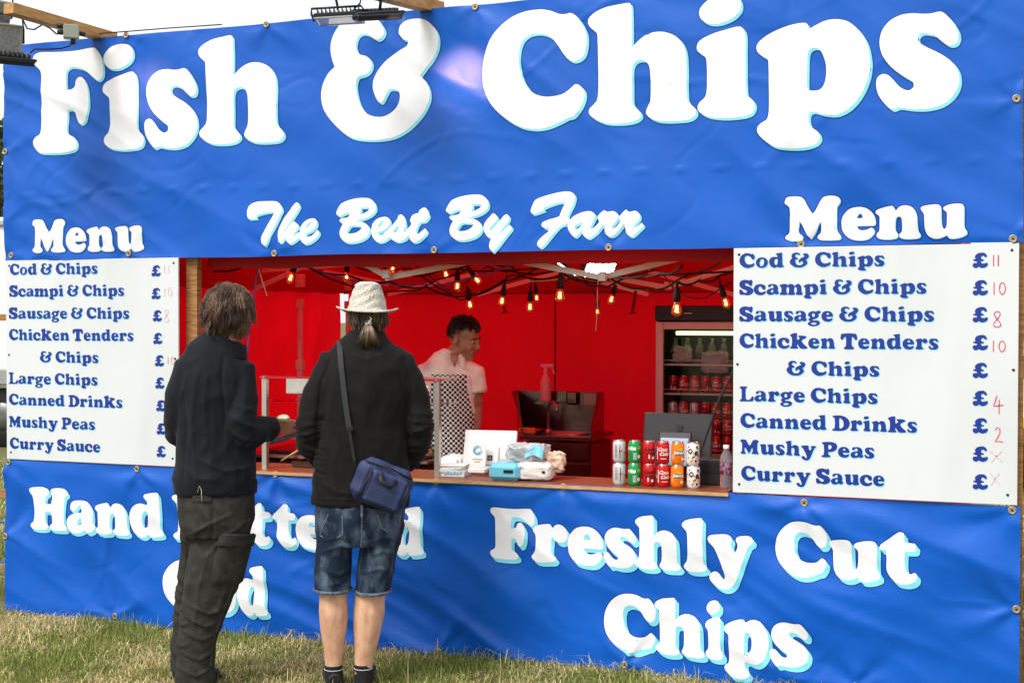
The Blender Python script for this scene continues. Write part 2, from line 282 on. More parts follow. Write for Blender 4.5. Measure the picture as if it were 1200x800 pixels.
GL={
 'F':'86,1000 294,989 510,987 752,999 800,959 842,885 856,796 846,717 808,683 770,690 712,734 645,786 567,815 470,829 427,808 411,761 406,613C 469,616 512,642 528,697 567,727 615,716 663,633 678,504 666,393 633,307 584,273 549,287 526,337 507,394 468,417 419,415C 414,230 427,184 496,149 540,95 534,39 466,10 328,0 130,9 51,28 1,87 1,136 41,175 82,197 96,262 98,570 95,764 79,830 26,874 0,925 20,980',
 'i':'360,740 402,695 407,519 411,264 420,184 471,133 486,85 461,30 395,6 242,0 108,19 30,58 7,99 21,139 70,185 85,248 86,377 81,490 66,519 13,558 0,591 24,646 130,696 245,724;266,1010 342,982 370,928 361,865 303,813 207,779 130,776 73,795 34,830 19,879 35,927 112,989 189,1007',
 's':'408,728 464,737 501,722 557,655 599,581 606,525 584,479 538,471 491,501 436,551 380,574 333,578 308,551 319,511 379,467 472,414 556,346 605,265 611,169 573,84 490,17 377,-10 265,-5 170,12 123,-2 76,36 19,118 0,200 10,256 48,282 96,267 152,200 199,158 246,144 279,170 271,210 209,253 115,330 49,422 24,520 40,615 97,692 183,734 268,740 343,730',
 'h':'375,996 382,926 384,771 383,631C 446,689 500,724 571,746 659,742 747,708 809,651 843,572 852,434 855,189 877,142 924,94 930,48 886,11 798,0 622,8 534,43 502,83 516,129 539,174 547,297 543,421 531,475 499,513 455,522 410,506 388,461 386,306 387,182 405,142 453,93 459,54 408,18 301,4 156,14 56,57 10,99 10,138 47,175 78,213 88,322 85,556 82,712 76,778 31,817 0,859 4,905 68,955 159,988 267,1003 348,1010',
 '&':'369,1010 481,1008 567,975 627,916 649,861 627,816 584,799 541,817 481,850 421,857 377,826 363,757 398,697 464,677 507,646 524,599 498,546 446,519 386,507 363,454 368,391 398,296 463,215 549,182 635,178 720,209 780,259 800,320 788,374 746,392 695,391 661,343 618,292 584,301 549,357 532,413 541,482 584,556 652,621 737,670 822,710 873,737 881,775 839,786 805,819 788,843 800,896 856,938 940,950 1024,940 1090,905 1148,847 1173,785 1165,694 1123,613 1065,549 999,487C 1049,443 1087,372 1087,288 1040,199 973,126 873,55 754,7 618,-10 463,-6 324,19 202,88 88,188 23,278 0,381 18,474 71,557 141,608C 112,688 101,767 124,860 186,941 273,992',
 'C':'546,1020 641,1000 720,967 775,960 826,966 876,937 931,866 967,782 970,692 947,605 900,564 846,555 799,578 752,633 704,704 657,760 594,799 514,815 442,805 386,764 357,691 351,600 371,478 411,385 483,305 579,270 674,267 760,282 823,323 870,360 916,339 952,293 948,219 909,139 855,82 800,70 721,37 627,4 515,-10 387,11 258,76 128,181 46,300 10,409 0,532 21,668 78,794 160,894 273,977 402,1016',
 'p':'418,724 437,672C 490,703 580,738 670,740 760,713 850,630 910,526 937,387 926,266 868,132 779,30 674,-18 569,-12 478,16 444,2 440,-59 463,-107 517,-148 532,-196 502,-241 418,-268 296,-270 156,-248 63,-189 12,-132 12,-84 47,-52 90,-26 105,36 104,271 99,428 94,467C 52,486 5,528 0,576 36,620 121,669 229,707 322,727;427,453 442,506 483,523 528,507 559,451 579,381 579,288 560,220 523,187 447,188 427,205 424,329',
 'M':'7,908 41,977 177,1000 348,984 417,920 502,755 605,597C 672,681 772,885 839,969 990,998 1141,966 1198,889 1175,814 1125,737 1120,446 1128,223 1212,84 1196,26 1079,8 827,13 726,42 725,111 786,172 791,420C 741,369 674,181 574,35C 488,134 385,343 317,449C 301,259 318,172 393,101 380,39 251,0 114,13 17,57 17,109 96,187 112,402 110,714 76,785 0,849',
 'e':'377,730 545,690 680,566 731,391 708,323 614,314 329,314C 363,244 447,207 548,222 648,262 709,201 683,116 566,14 381,-10 178,39 42,182 0,375 40,548 175,691;328,506 361,567 405,583 445,544 452,485C 328,478C',
 'n':'363,721 429,617C 511,706 641,730 772,682 854,544 878,339 899,168 948,82 923,25 809,0 613,4 515,40 504,109 553,159 562,312 545,449 495,495 440,469 421,384 422,196 475,109 455,35 318,3 152,7 46,43 26,119 79,187 84,393 77,513 0,584 16,642 148,693 297,723',
 'u':'0,635 16,686 178,725 357,727 412,674 423,453 440,265 489,196 531,246 543,416 535,552 471,615 477,672 631,726 823,730 881,678 889,441 897,221 948,135 939,68 796,3 603,-10 545,69C 410,4 280,-3 150,68 91,206 76,394 66,531',
 'H':'5,923 49,970 197,992 380,1000 525,962 572,904 561,859 488,796 458,615C 640,624C 663,804 616,891 616,951 743,993 960,990 1068,927 1085,854 1013,791 987,552 993,315 1010,182 1081,97 1063,36 955,15 702,7 575,39 568,113 648,177 639,439C 457,430C 441,285 448,181 520,110 502,43 374,3 154,0 25,38 0,112 82,191 119,388 114,628 92,777 30,849',
 'a':'274,738 496,740 642,671 733,538 744,371 732,248 787,206 805,130 731,50 602,12 511,68C 381,9 215,-10 66,43 0,162 12,301 105,398 273,450 421,470C 414,568 373,633 318,618 255,529 169,494 95,536 96,644 163,715;290,255 346,319 401,337 420,262 401,200 327,180',
 'd':'405,936 441,968 620,1006 780,1020 815,985 825,775 838,474 848,203 918,132 918,56 794,19 580,6 516,69C 401,-10 258,3 114,101 25,279 0,460 62,630 189,728 333,756 494,728C 505,804 458,847 405,890;457,590 386,541 349,418 367,282 420,209 492,244 517,396 511,563',
 'r':'27,630 115,695 279,730 394,729 430,640C 498,722 593,740 701,681 756,581 742,463 634,392 525,411 430,505C 416,405 417,223 444,159 512,125 526,73 472,23 308,2 116,0 19,54 0,105 55,174 88,254 93,412 74,528 32,578',
 'l':'395,1010 419,976 419,742 421,391 433,181 492,115 493,56 410,16 245,0 103,19 27,84 43,144 90,206 109,372 105,654 88,758 10,836 0,894 76,957 218,993',
 'y':'0,653 36,703 157,727 374,740 470,712 506,659 490,550 531,456 579,411C 627,510 626,570 590,640 614,689 709,719 876,721 947,661 936,589 865,549 806,426 735,254 652,32 558,-166 450,-258 306,-280 161,-230 51,-141 20,-59 63,12 160,43 232,9 305,-92 348,-84 341,11 280,176 183,387 110,515 25,582',
 't':'358,920 458,912 471,858 477,749C 672,734C 698,695 681,612 634,590 483,580C 479,340 519,233 597,184 675,216 714,165 702,96 624,22 481,-10 324,14 206,116 139,235 138,427 124,591C 19,590 0,638 31,689 189,800',
 'S':'446,1020 633,971 773,1017 838,923 820,689 746,596 615,691 494,786 372,759 401,646 681,550 868,408 897,221 777,63 497,-10 263,38 123,11 29,86 0,274 75,386 187,320 309,178 450,159 496,252 402,346 168,442 27,602 26,837 184,985',
 'c':'413,730 598,682 717,617 736,450 663,340 534,405 442,563 350,564 277,407 324,249 462,175 627,220 737,247 756,154 600,26 371,-10 140,65 1,270 0,474 138,658',
 'm':'7,649 117,704 392,720 484,627C 620,718 803,698 913,577C 1077,714 1241,685 1333,527 1352,204 1426,83 1399,0 1035,2 989,86 1052,178 1051,455 987,530 896,457 897,179 952,86 916,3 551,5 514,89 568,181 567,459 493,534 420,442 422,182 486,89 459,5 28,8 0,92 91,184 90,490 7,575',
 'g':'344,699 484,660 632,730 781,683 757,565 650,538 675,413 593,261 387,173 288,137 347,88 594,93 735,-4 719,-155 555,-259 307,-290 75,-228 0,-121 74,-19 157,25 57,107 73,216 155,276 39,383 30,525 154,653;353,574 427,508 436,408 370,306 287,355 254,454 287,539;372,-37 512,-67 537,-117 455,-178 290,-181 190,-125 240,-65',
 'k':'27,934 311,1030 437,1011 438,759 450,562C 576,631 607,731 522,794 575,862 994,829 1026,721 859,639 734,515 893,279 1072,120 1104,33 737,0 611,73 462,321C 442,156 527,70 485,14 53,12 0,76 105,167 123,695 27,847',
 'T':'69,996 931,1000 1001,833 1025,641 910,593 816,736 699,807C 678,495 703,196 819,113 797,5 238,0 214,108 330,193 327,805C 211,756 118,612 1,659 0,827',
 'L':'13,958 74,994 401,1000 469,967 453,897 384,853 386,292 421,138 576,107 704,196 789,344 875,320 893,174 834,18C 43,0 0,51 77,130 129,183 126,762 92,847 14,889',
 'D':'46,967 502,1000 857,884 1060,640 1061,349 861,84 508,0 31,6 0,89 152,156 149,824 26,883;453,822 584,773 707,547 688,287 578,169 456,165 434,488',
 'P':'48,961 567,1000 878,904 952,673 829,434 518,338 415,356C 416,175 540,94 520,8 21,0 0,85 135,154 132,804 27,875;423,814 568,787 620,661 538,530 424,516',
 '£':'555,1010 694,1008 832,913 895,784 868,711 782,712 712,787 626,806 540,753 524,606C 628,567 704,529 690,467 611,457 518,440 543,329 612,284 733,290 819,307 888,343 957,287 941,158 804,31 597,-10 458,29 389,92C 268,2 112,4 0,116 6,263 110,328 231,315 265,370 241,437C 126,453 22,503 39,565 177,574C 135,704 158,832 279,941 417,1001',
 'o':'770,362 741,506 657,627 532,708 385,737 238,708 113,627 29,506 0,362 29,218 113,97 238,16 385,-13 532,16 657,97 741,218;499,345 501,461 472,550 419,589 358,568 304,491 271,379 269,263 298,174 351,135 412,156 466,233',
 'B':'0,950 60,1000 500,1000 680,930 720,780 640,580 600,540C 740,440 780,260 680,60 480,0 60,0 0,60 20,120 90,180 90,820 20,880;510,730 493,795 448,835 392,835 347,795 330,730 347,665 392,625 448,625 493,665;540,280 519,351 464,394 396,394 341,351 320,280 341,209 396,166 464,166 519,209'}
SCRIPT={
 'The':'-1540,2294 -1537,2322 -1530,2339 -1512,2354 -1479,2364 -1428,2366 -1363,2364 -1340,2353 -1326,2333 -1321,2312 -1331,2296 -1349,2261 -1368,2225 -1389,2189 -1395,2177 -1402,2156 -1423,2122C -1440,2129 -1451,2141 -1449,2170 -1437,2190 -1414,2230 -1391,2266 -1372,2298 -1367,2306C -1395,2305 -1432,2301 -1474,2291 -1482,2286C -1472,2273C -1526,2272 -1535,2282;-1230,2354 -1212,2337 -1218,2318 -1244,2282 -1264,2256 -1289,2227 -1324,2191C -1308,2199 -1280,2227 -1257,2248 -1244,2250 -1235,2244 -1220,2229 -1223,2217 -1244,2191 -1251,2179 -1239,2179 -1221,2191 -1214,2193 -1210,2217 -1194,2241 -1171,2258 -1139,2266 -1117,2261 -1108,2242 -1112,2223 -1139,2199 -1176,2182 -1176,2172 -1162,2168 -1139,2175 -1117,2195 -1107,2204C -1094,2190 -1103,2170 -1130,2147 -1162,2131 -1185,2130 -1203,2144 -1214,2164C -1235,2149 -1262,2133 -1278,2134 -1292,2150 -1294,2170C -1326,2137C -1342,2145 -1349,2171 -1347,2204 -1331,2240 -1308,2276 -1280,2307 -1253,2339;-1180,2212 -1166,2232 -1151,2245 -1146,2241 -1155,2228 -1171,2216',
 'Best':'-992,2289 -980,2316 -962,2338 -926,2353 -881,2363 -836,2366 -796,2361 -771,2344 -759,2321 -761,2296 -781,2274 -816,2257 -851,2249 -874,2244C -836,2239 -811,2225 -796,2207 -793,2189 -806,2162 -836,2143 -876,2132 -917,2130 -947,2140 -967,2161 -973,2184 -967,2207 -952,2231C -970,2243 -971,2254 -952,2261 -921,2266 -909,2281C -914,2290C -942,2282 -972,2270C -987,2280;-846,2314C -798,2313C -801,2300 -821,2287 -851,2277C -843,2301;-904,2218 -871,2218 -841,2213 -846,2199 -871,2184 -901,2179 -928,2183 -919,2201;-707,2263 -682,2254 -674,2236 -682,2213 -707,2192 -744,2179 -744,2170 -726,2168 -702,2183 -672,2209 -647,2235 -633,2252 -630,2266 -613,2273 -596,2260 -588,2233 -585,2207 -598,2180 -591,2180 -574,2197 -554,2219 -562,2239C -550,2264 -530,2274 -516,2276 -506,2293 -482,2305 -465,2295 -460,2274 -454,2265 -460,2248 -477,2231 -501,2228 -516,2209 -525,2179 -520,2167 -501,2176 -474,2196C -462,2177 -482,2151 -516,2130 -540,2125 -559,2137 -569,2158C -593,2140 -628,2130 -657,2137 -679,2154C -707,2136 -736,2129 -761,2139 -781,2166 -785,2198 -776,2229 -751,2253;-746,2210 -731,2233 -714,2243 -714,2237 -726,2219 -741,2208;-657,2184 -640,2203 -630,2214 -629,2199 -638,2183 -650,2178',
 'By':'-357,2287 -344,2314 -327,2336 -292,2351 -247,2360 -202,2363 -163,2359 -138,2341 -126,2319 -128,2294 -148,2273 -182,2256 -217,2248 -239,2243C -202,2237 -177,2224 -163,2206 -160,2188 -172,2162 -202,2142 -242,2132 -282,2129 -312,2140 -332,2160 -338,2183 -332,2206 -317,2230C -334,2242 -336,2253 -317,2259 -287,2264 -274,2280C -279,2288C -307,2281 -337,2269C -352,2278;-212,2312C -165,2311C -168,2298 -187,2285 -217,2275C -210,2299;-269,2217 -237,2217 -207,2212 -212,2198 -237,2183 -267,2178 -293,2182 -284,2200;-98,2265 -75,2242 -79,2229 -98,2208 -114,2189 -121,2181 -107,2182 -89,2199 -65,2225 -47,2246 -28,2258 -12,2243 -15,2228 -28,2207 -51,2181 -68,2155C -38,2181 -10,2204C 3,2186 -19,2159 -51,2120 -79,2086 -100,2066C -116,2083 -121,2100 -114,2126 -100,2143C -119,2139 -140,2159 -151,2183 -149,2209 -135,2231 -116,2250',
 'Farr':'102,2271 115,2305 128,2325 156,2337 210,2351 264,2361 307,2361 329,2350 337,2331 329,2298 308,2258 300,2235 308,2222 294,2199 265,2192 232,2162 200,2127 172,2096 153,2084 137,2099 140,2117 172,2148 194,2163 202,2181C 178,2181 160,2195 164,2210 189,2222 232,2232 256,2239C 267,2269 286,2307C 248,2306 205,2294 167,2280C 180,2271C 117,2253 106,2261;415,2261 441,2244 441,2229 425,2199 415,2176 423,2172 441,2185 462,2208 453,2223 457,2239 489,2263 502,2255 536,2257 554,2246 561,2228 552,2211 531,2186 528,2173 542,2175 568,2205 562,2226 573,2240 599,2263 612,2252 646,2256 666,2238 664,2213 636,2183 636,2173 651,2178 677,2197C 686,2182 667,2162 636,2135 620,2131 599,2149 594,2169 589,2195C 552,2150 526,2133 508,2136 492,2154 489,2197C 457,2162 415,2127 394,2130 380,2146 377,2169C 351,2141 335,2134 313,2155 300,2181 302,2207 329,2237 372,2256;332,2173 340,2190 367,2205 377,2207 369,2190 348,2172',
}
LINES=[
 ('title','Fish',-2.9679,-1.3436,2.6941,2.6726,0.5917,[(-2.9664, -2.4754), (-2.4811, -2.2035), (-2.1978, -1.8553), (-1.8442, -1.3117)]),
 ('title','&',-1.0838,-0.4000,2.6881,2.6561,0.6457,[(-1.0835, -0.4048)]),
 ('title','Chips',-0.1588,2.1331,2.6927,2.6736,0.5815,[(-0.159, 0.3941), (0.4028, 0.9413), (0.9453, 1.2231), (1.2311, 1.7502), (1.7766, 2.1355)]),
 ('menu_word_right','Menu',1.3665,2.1731,2.0924,2.0938,0.2087,[(1.3661, 1.6222), (1.6241, 1.7768), (1.7768, 1.9752), (1.9751, 2.1726)]),
 ('menu_word_left','Menu',-2.9775,-2.2126,2.1157,2.1052,0.1947,None),
 ('hand','Hand',-3.0059,-2.0823,0.4922,0.4912,0.2518,[(-3.0053, -2.7308), (-2.7308, -2.5338), (-2.5338, -2.3054), (-2.3055, -2.0819)]),
 ('hand','Battered',-2.0144,-0.4816,0.4904,0.4961,0.2502,[(-2.0141, -1.7633), (-1.7634, -1.5724), (-1.5347, -1.385), (-1.3744, -1.2269), (-1.2322, -1.0353), (-1.0302, -0.8776), (-0.8675, -0.6825), (-0.6727, -0.4816)]),
 ('cod','Cod',-2.0781,-1.4073,0.1048,0.0956,0.2756,[(-2.0777, -1.7865), (-1.7811, -1.6005), (-1.5951, -1.407)]),
 ('fresh','Freshly',-0.1101,1.2293,0.5065,0.5067,0.2628,[(-0.1102, 0.1297), (0.116, 0.3057), (0.3057, 0.4917), (0.4917, 0.6569), (0.6526, 0.8782), (0.8866, 1.0035), (1.0118, 1.2248)]),
 ('fresh','Cut',1.3299,1.9778,0.5136,0.5269,0.2554,[(1.3294, 1.5701), (1.578, 1.8083), (1.8046, 1.9697)]),
 ('chips','Chips',0.4930,1.4867,0.0903,0.0976,0.2806,[(0.4927, 0.7566), (0.7524, 0.9967), (1.0009, 1.0877), (1.0918, 1.3031), (1.3072, 1.4861)]),
 ('right','Cod & Chips',1.1542,1.8196,1.9727,1.9641,0.0711,None),
 ('right','Scampi & Chips',1.1547,2.0031,1.8446,1.8378,0.0712,None),
 ('right','Sausage & Chips',1.1553,2.0370,1.7164,1.7138,0.0712,None),
 ('right','Chicken Tenders',1.1558,2.0562,1.5902,1.5881,0.0713,None),
 ('right','& Chips',1.3774,1.7998,1.4613,1.4640,0.0704,None),
 ('right','Large Chips',1.1589,1.7929,1.3355,1.3380,0.0713,None),
 ('right','Canned Drinks',1.1614,1.9662,1.2092,1.2115,0.0714,None),
 ('right','Mushy Peas',1.1619,1.7792,1.0827,1.0895,0.0714,None),
 ('right','Curry Sauce',1.1665,1.8253,0.9583,0.9614,0.0715,None),
 ('left','Cod & Chips',-3.1392,-2.5152,1.9901,1.9733,0.0680,None),
 ('left','Scampi & Chips',-3.1432,-2.3346,1.8592,1.8500,0.0680,None),
 ('left','Sausage & Chips',-3.1472,-2.3005,1.7281,1.7213,0.0681,None),
 ('left','Chicken Tenders',-3.1480,-2.2722,1.5995,1.5978,0.0681,None),
 ('left','& Chips',-2.9262,-2.5118,1.4710,1.4711,0.0675,None),
 ('left','Large Chips',-3.1497,-2.5183,1.3445,1.3410,0.0682,None),
 ('left','Canned Drinks',-3.1505,-2.3491,1.2156,1.2199,0.0682,None),
 ('left','Mushy Peas',-3.1513,-2.5373,1.0867,1.0875,0.0683,None),
 ('left','Curry Sauce',-3.1459,-2.5025,0.9579,0.9608,0.0683,None),
 ('right','£',2.1993,2.2622,1.9574,1.9566,0.0670,None),
 ('right','£',2.2001,2.2630,1.8348,1.8344,0.0670,None),
 ('right','£',2.2009,2.2638,1.7140,1.7141,0.0671,None),
 ('right','£',2.2018,2.2647,1.5894,1.5900,0.0671,None),
 ('right','£',2.2026,2.2655,1.4647,1.4657,0.0672,None),
 ('right','£',2.2034,2.2664,1.3399,1.3414,0.0672,None),
 ('right','£',2.2043,2.2672,1.2169,1.2189,0.0672,None),
 ('right','£',2.2051,2.2681,1.0901,1.0925,0.0673,None),
 ('right','£',2.2059,2.2689,0.9650,0.9679,0.0673,None),
 ('left','£',-2.1504,-2.0908,1.9646,1.9640,0.0625,None),
 ('left','£',-2.1509,-2.0913,1.8371,1.8368,0.0626,None),
 ('left','£',-2.1428,-2.0832,1.7118,1.7119,0.0626,None),
 ('left','£',-2.1405,-2.0809,1.5842,1.5846,0.0626,None),
 ('left','£',-2.1296,-2.0701,1.4590,1.4598,0.0626,None),
 ('left','£',-2.1273,-2.0677,1.3338,1.3349,0.0627,None),
 ('left','£',-2.1221,-2.0626,1.2061,1.2076,0.0627,None),
 ('left','£',-2.1198,-2.0602,1.0759,1.0778,0.0627,None),
 ('left','£',-2.1203,-2.0607,0.9480,0.9503,0.0628,None),
]
# ================================================================ the stall front
WL, WR, ZT, ZM, ZB = -3.185, 2.405, 3.33, 2.068, 0.897
def n3(x, y, z=0.0): return noise.noise((x, y, z))
EY_TOP = [(150, 42), (313, 29), (456, 13)]; EY_BOT = [(14, 299), (152, 297), (322, 297), (510, 293), (714, 290), (939, 286), (1187, 280)]
EY_SIDE = [(8, 178), (1191, 116)]
EY_LOW = [(12, 541), (162, 549), (325, 555), (512, 564), (661, 570), (943, 588), (1186, 597)]; EY_LSIDE = [(10, 627), (1191, 713), (515, 762)]
def wallp(px, py): p = at(px, py, 0); return (p.x, p.z)
EU = [wallp(*p) for p in EY_TOP+EY_BOT+EY_SIDE] + [(x, 3.318) for x in (-.2, .6, 1.4, 2.3)]; EL = [wallp(*p) for p in EY_LOW+EY_LSIDE] + [(-2.4, .03), (.6, .03), (1.7, .03)]
def folds(x, z, ey, amp, ang, seed):
    h = 0.0
    for i, (ex, ez) in enumerate(ey):
        dx, dz = x-ex, z-ez; r = math.hypot(dx, dz)
        if r < .9:
            th = math.atan2(dz, dx); h += amp*.42*math.exp(-r/.30)*min(1, r/.05)*math.cos((3+i % 3)*th+i*1.7+seed+3*n3(th, r*2, i))
    ca, sa = math.cos(ang), math.sin(ang); a = x*ca+z*sa; b = -x*sa+z*ca
    b += .10*n3(a*.9, b*.7, seed+9); q = n3(a*.55, b*3.4, seed); q2 = n3(a*.9+5, b*7.5, seed+3)
    h += amp*(.85*(1-2*abs(q))+.75*(1-2*abs(q2))*max(0, n3(a*.6, b*.8, seed+5)+.25)) + amp*.3*n3(x*1.1, z*1.3, seed+20)
    ca, sa = math.cos(-ang*.8), math.sin(-ang*.8); a = x*ca+z*sa; b = -x*sa+z*ca
    h += amp*.5*n3(a*.6, b*3.1, seed+31)
    q = n3(x*1.3+z*.8, z*2.6-x*.9, seed+51); h += .0050*math.exp(-(q/.035)**2)*max(0, n3(x*1.2, z*1.2, seed+60)+.15)*2
    q = n3(x*2.1-z*1.2, z*3.1+x*.7, seed+71); h -= .0036*math.exp(-(q/.03)**2)*max(0, n3(x*1.7, z*1.5, seed+80)+.1)*2
    return h
def h_top(x, z):
    h = folds(x, z, EU, .0125, -.55, 1.0)
    zz = 2.445+.005*math.sin(x*2)                               # row of small creases across the middle
    u = (x*5.2) % 1.0; h += .0048*math.exp(-((z-zz-.01*(u-.5))/.011)**2)*max(0, 1-abs(u-.5)*3.2)
    for xs in (-2.2, -.95, 1.18): h += .0011*(math.tanh((x-xs)*80)-math.tanh((x-xs-.12)*80))   # overlapped seams
    return h
def h_low(x, z):
    h = folds(x, z, EL, .026, -.42, 44.0)
    return h*min(1, (ZB-z)/.1+.25) + .03*max(0, .35-z)*n3(x*1.7, 3.3)
def banner(name, label, x0, x1, z0, z1, hf, Y0, step):
    root = thing(name, label, 'banner', ((x0+x1)/2, Y0, z0))
    nx, nz = int((x1-x0)/step), int((z1-z0)/step)
    def fn(u, v):
        x = x0+(x1-x0)*u; z = z0+(z1-z0)*v
        ex = .006*n3(z*2.1, 1 if u < .5 else 7) if u in (0.0, 1.0) else 0
        ez = .006*n3(x*1.6, 3 if v < .5 else 5) if v in (0.0, 1.0) else 0
        return (x+ex, Y0-hf(x, z), z+ez)
    MB().grid(fn, nx, nz).build('sheet', MT['blue'], root)
    return root
def eyelets(root, pts, hf, Y0, rr=.0145):
    g = MB(); M = RX90
    g.torus((0, 0, 0), rr, .0038, 18, 6, M); g.lathe([(.0, .001), (rr-.001, .001)], 14, (0, 0, 0), M); k0 = len(g.f); g.lathe([(.0, .0055), (.0035, .005), (.0055, .0015)], 10, (0, 0, 0), M); g.mi[k0:] = [1]*(len(g.f)-k0)
    me = g.mesh('eyelet'); me.materials.append(MT['brass']); me.materials.append(MT['black_metal'])
    inv = root.location
    for i, (x, z) in enumerate(pts):
        child('eyelet', me, root, Vector((x, Y0-hf(x, z)-.004, z))-inv, (0, i*1.3, 0))

# ---- lettering
def spline(pts, sub=4):
    n = len(pts); out = []
    for i in range(n):
        p0, p1, p2, p3 = pts[i-1], pts[i], pts[(i+1) % n], pts[(i+2) % n]
        a = Vector(p1[:2]); b = Vector(p2[:2]); d = (b-a).length
        def tan(pm, p, pn, L):
            v = Vector(pn[:2])-Vector(pm[:2]); return v.normalized()*L if v.length > 0 else v
        m1 = (b-a) if p1[2] else tan(p0, p1, p2, d)
        m2 = (b-a) if p2[2] else tan(p1, p2, p3, d)
        for k in range(sub):
            t = k/sub; t2, t3 = t*t, t*t*t
            q = a*(2*t3-3*t2+1)+m1*(t3-2*t2+t)*.9+b*(-2*t3+3*t2)+m2*(t3-t2)*.9
            out.append((q.x, q.y))
    return out
def parse(s):
    cs = []
    for c in s.split(';'):
        ps = []
        for w_ in c.split(' '):
            cc = w_.endswith('C'); a, b = w_.rstrip('C').split(','); ps.append((int(a), int(b), cc))
        cs.append(ps)
    return cs
def area(p): return .5*sum(p[i-1][0]*p[i][1]-p[i][0]*p[i-1][1] for i in range(len(p)))
def offset(polys, d):
    """grow (d>0) or shrink outlines; outer rings are made ccw and holes cw first"""
    out = []
    for p in polys:
        inside = sum(1 for q in polys if q is not p and inpoly(np.array([p[0]]), q)[0]) % 2
        if (area(p) < 0) != bool(inside): p = p[::-1]
        n = len(p); o = []
        for i in range(n):
            a = Vector(p[i-1]); b = Vector(p[i]); c = Vector(p[(i+1) % n]); t = (c-a)
            if t.length < 1e-9: o.append(p[i]); continue
            t.normalize(); o.append((b.x+t.y*d, b.y-t.x*d))
        out.append(o)
    return out
def inpoly(P, poly):
    x, y = P[:, 0], P[:, 1]; r = np.zeros(len(P), bool); q = np.array(poly); n = len(q); j = n-1
    for i in range(n):
        xi, yi = q[i]; xj, yj = q[j]
        c = ((yi > y) != (yj > y)) & (x < (xj-xi)*(y-yi)/((yj-yi) if yj != yi else 1e-12)+xi); r ^= c; j = i
    return r
def fill(polys, step=None):
    """triangles inside the outlines (even-odd); with step, also points of a lattice so the print can follow the cloth"""
    V = []; E = []
    for p in polys:
        n = len(V); m = len(p); V += [Vector(q) for q in p]; E += [(n+i, n+(i+1) % m) for i in range(m)]
    if step:
        A = np.array([q for p in polys for q in p]); lo, hi = A.min(0), A.max(0)
        gx, gy = np.meshgrid(np.arange(math.floor(lo[0]/step)*step, hi[0], step), np.arange(math.floor(lo[1]/step)*step, hi[1], step))
        Gp = np.stack([gx.ravel(), gy.ravel()], 1); ins = np.zeros(len(Gp), bool)
        for p in polys: ins ^= inpoly(Gp, p)
        V += [Vector((float(a), float(b))) for a, b in Gp[ins]]
    vv, ee, ff, *_ = delaunay_2d_cdt(V, E, [], 0, 1e-7)
    pts = np.array([(v.x, v.y) for v in vv]); fs = np.array([f for f in ff if len(f) == 3]); cen = pts[fs].mean(1)
    ins = np.zeros(len(fs), bool)
    for p in polys: ins ^= inpoly(cen, p)
    return pts, [tuple(f) for f in fs[ins].tolist()]
def print_mesh(polys, hf, Y, step=.02, mb=None):
    mb = mb or MB(); pts, fs = fill(polys, step)
    def fix(f):
        a, b, c = (pts[i] for i in f); return f if (b[0]-a[0])*(c[1]-a[1])-(b[1]-a[1])*(c[0]-a[0]) > 0 else f[::-1]
    mb.add([(x, Y-(hf(x, z) if hf else 0), z) for x, z in pts.tolist()], [fix(f) for f in fs], True)
    return mb
GP = {k: parse(v) for k, v in GL.items()}
GPS = {k: [spline(c, 4) for c in v] for k, v in GP.items()}
GPL = {k: [spline(c, 2) for c in v] for k, v in GP.items()}
GW = {k: max(p[0] for c in v for p in c) for k, v in GP.items()}
def place(ch, x0, x1, z0, H, lo=False):
    k = H/1000; sx = (x1-x0)/GW[ch]
    return [[(x0+a*sx, z0+b*k) for a, b in c] for c in (GPL if lo else GPS)[ch]]
def auto_boxes(text, x0, x1, H):
    gap, sp = 34, 330; nat = []; x = 0
    for ch in text:
        if ch == ' ': x += sp-gap; continue
        nat.append((ch, x, x+GW[ch])); x += GW[ch]+gap
    k = (x1-x0)/(x-gap)
    return [(c, x0+a*k, x0+b*k) for c, a, b in nat]
def banner_text(root, label, lines, hf, Y0, shadow, step=.02, edge=.004):
    """one part: white letters, a cyan drop print beneath and a thin dark rim, all lying on the cloth"""
    mbw, mbc, mbe = MB(), MB(), MB(); i = 0
    for polys in lines:
        e = (i % 3)*.0003; i += 1
        print_mesh(polys, hf, Y0-.0036-e, step, mbw)
        sh = [[(x+shadow[0], z-shadow[1]) for x, z in p] for p in polys]
        print_mesh(sh, hf, Y0-.0026-e*.8, step, mbc)
        if shadow[0] > .012: print_mesh([[(x+shadow[0]*.5, z-shadow[1]*.5) for x, z in p] for p in polys], hf, Y0-.0030-e*.5, step, mbc)
        print_mesh(offset(sh, edge), hf, Y0-.0014-e*.5, step, mbe)
        print_mesh(offset(polys, edge), hf, Y0-.0020-e*.3, step, mbe)
    o = mbw.build('lettering', MT['white_print'], root, label='white lettering '+label)
    mbc.build('drop_shadow', MT['cyan'], root, label='pale cyan drop shadow of the lettering '+label)
    mbe.build('print_outline', MT['edge_blue'], root)
    return o

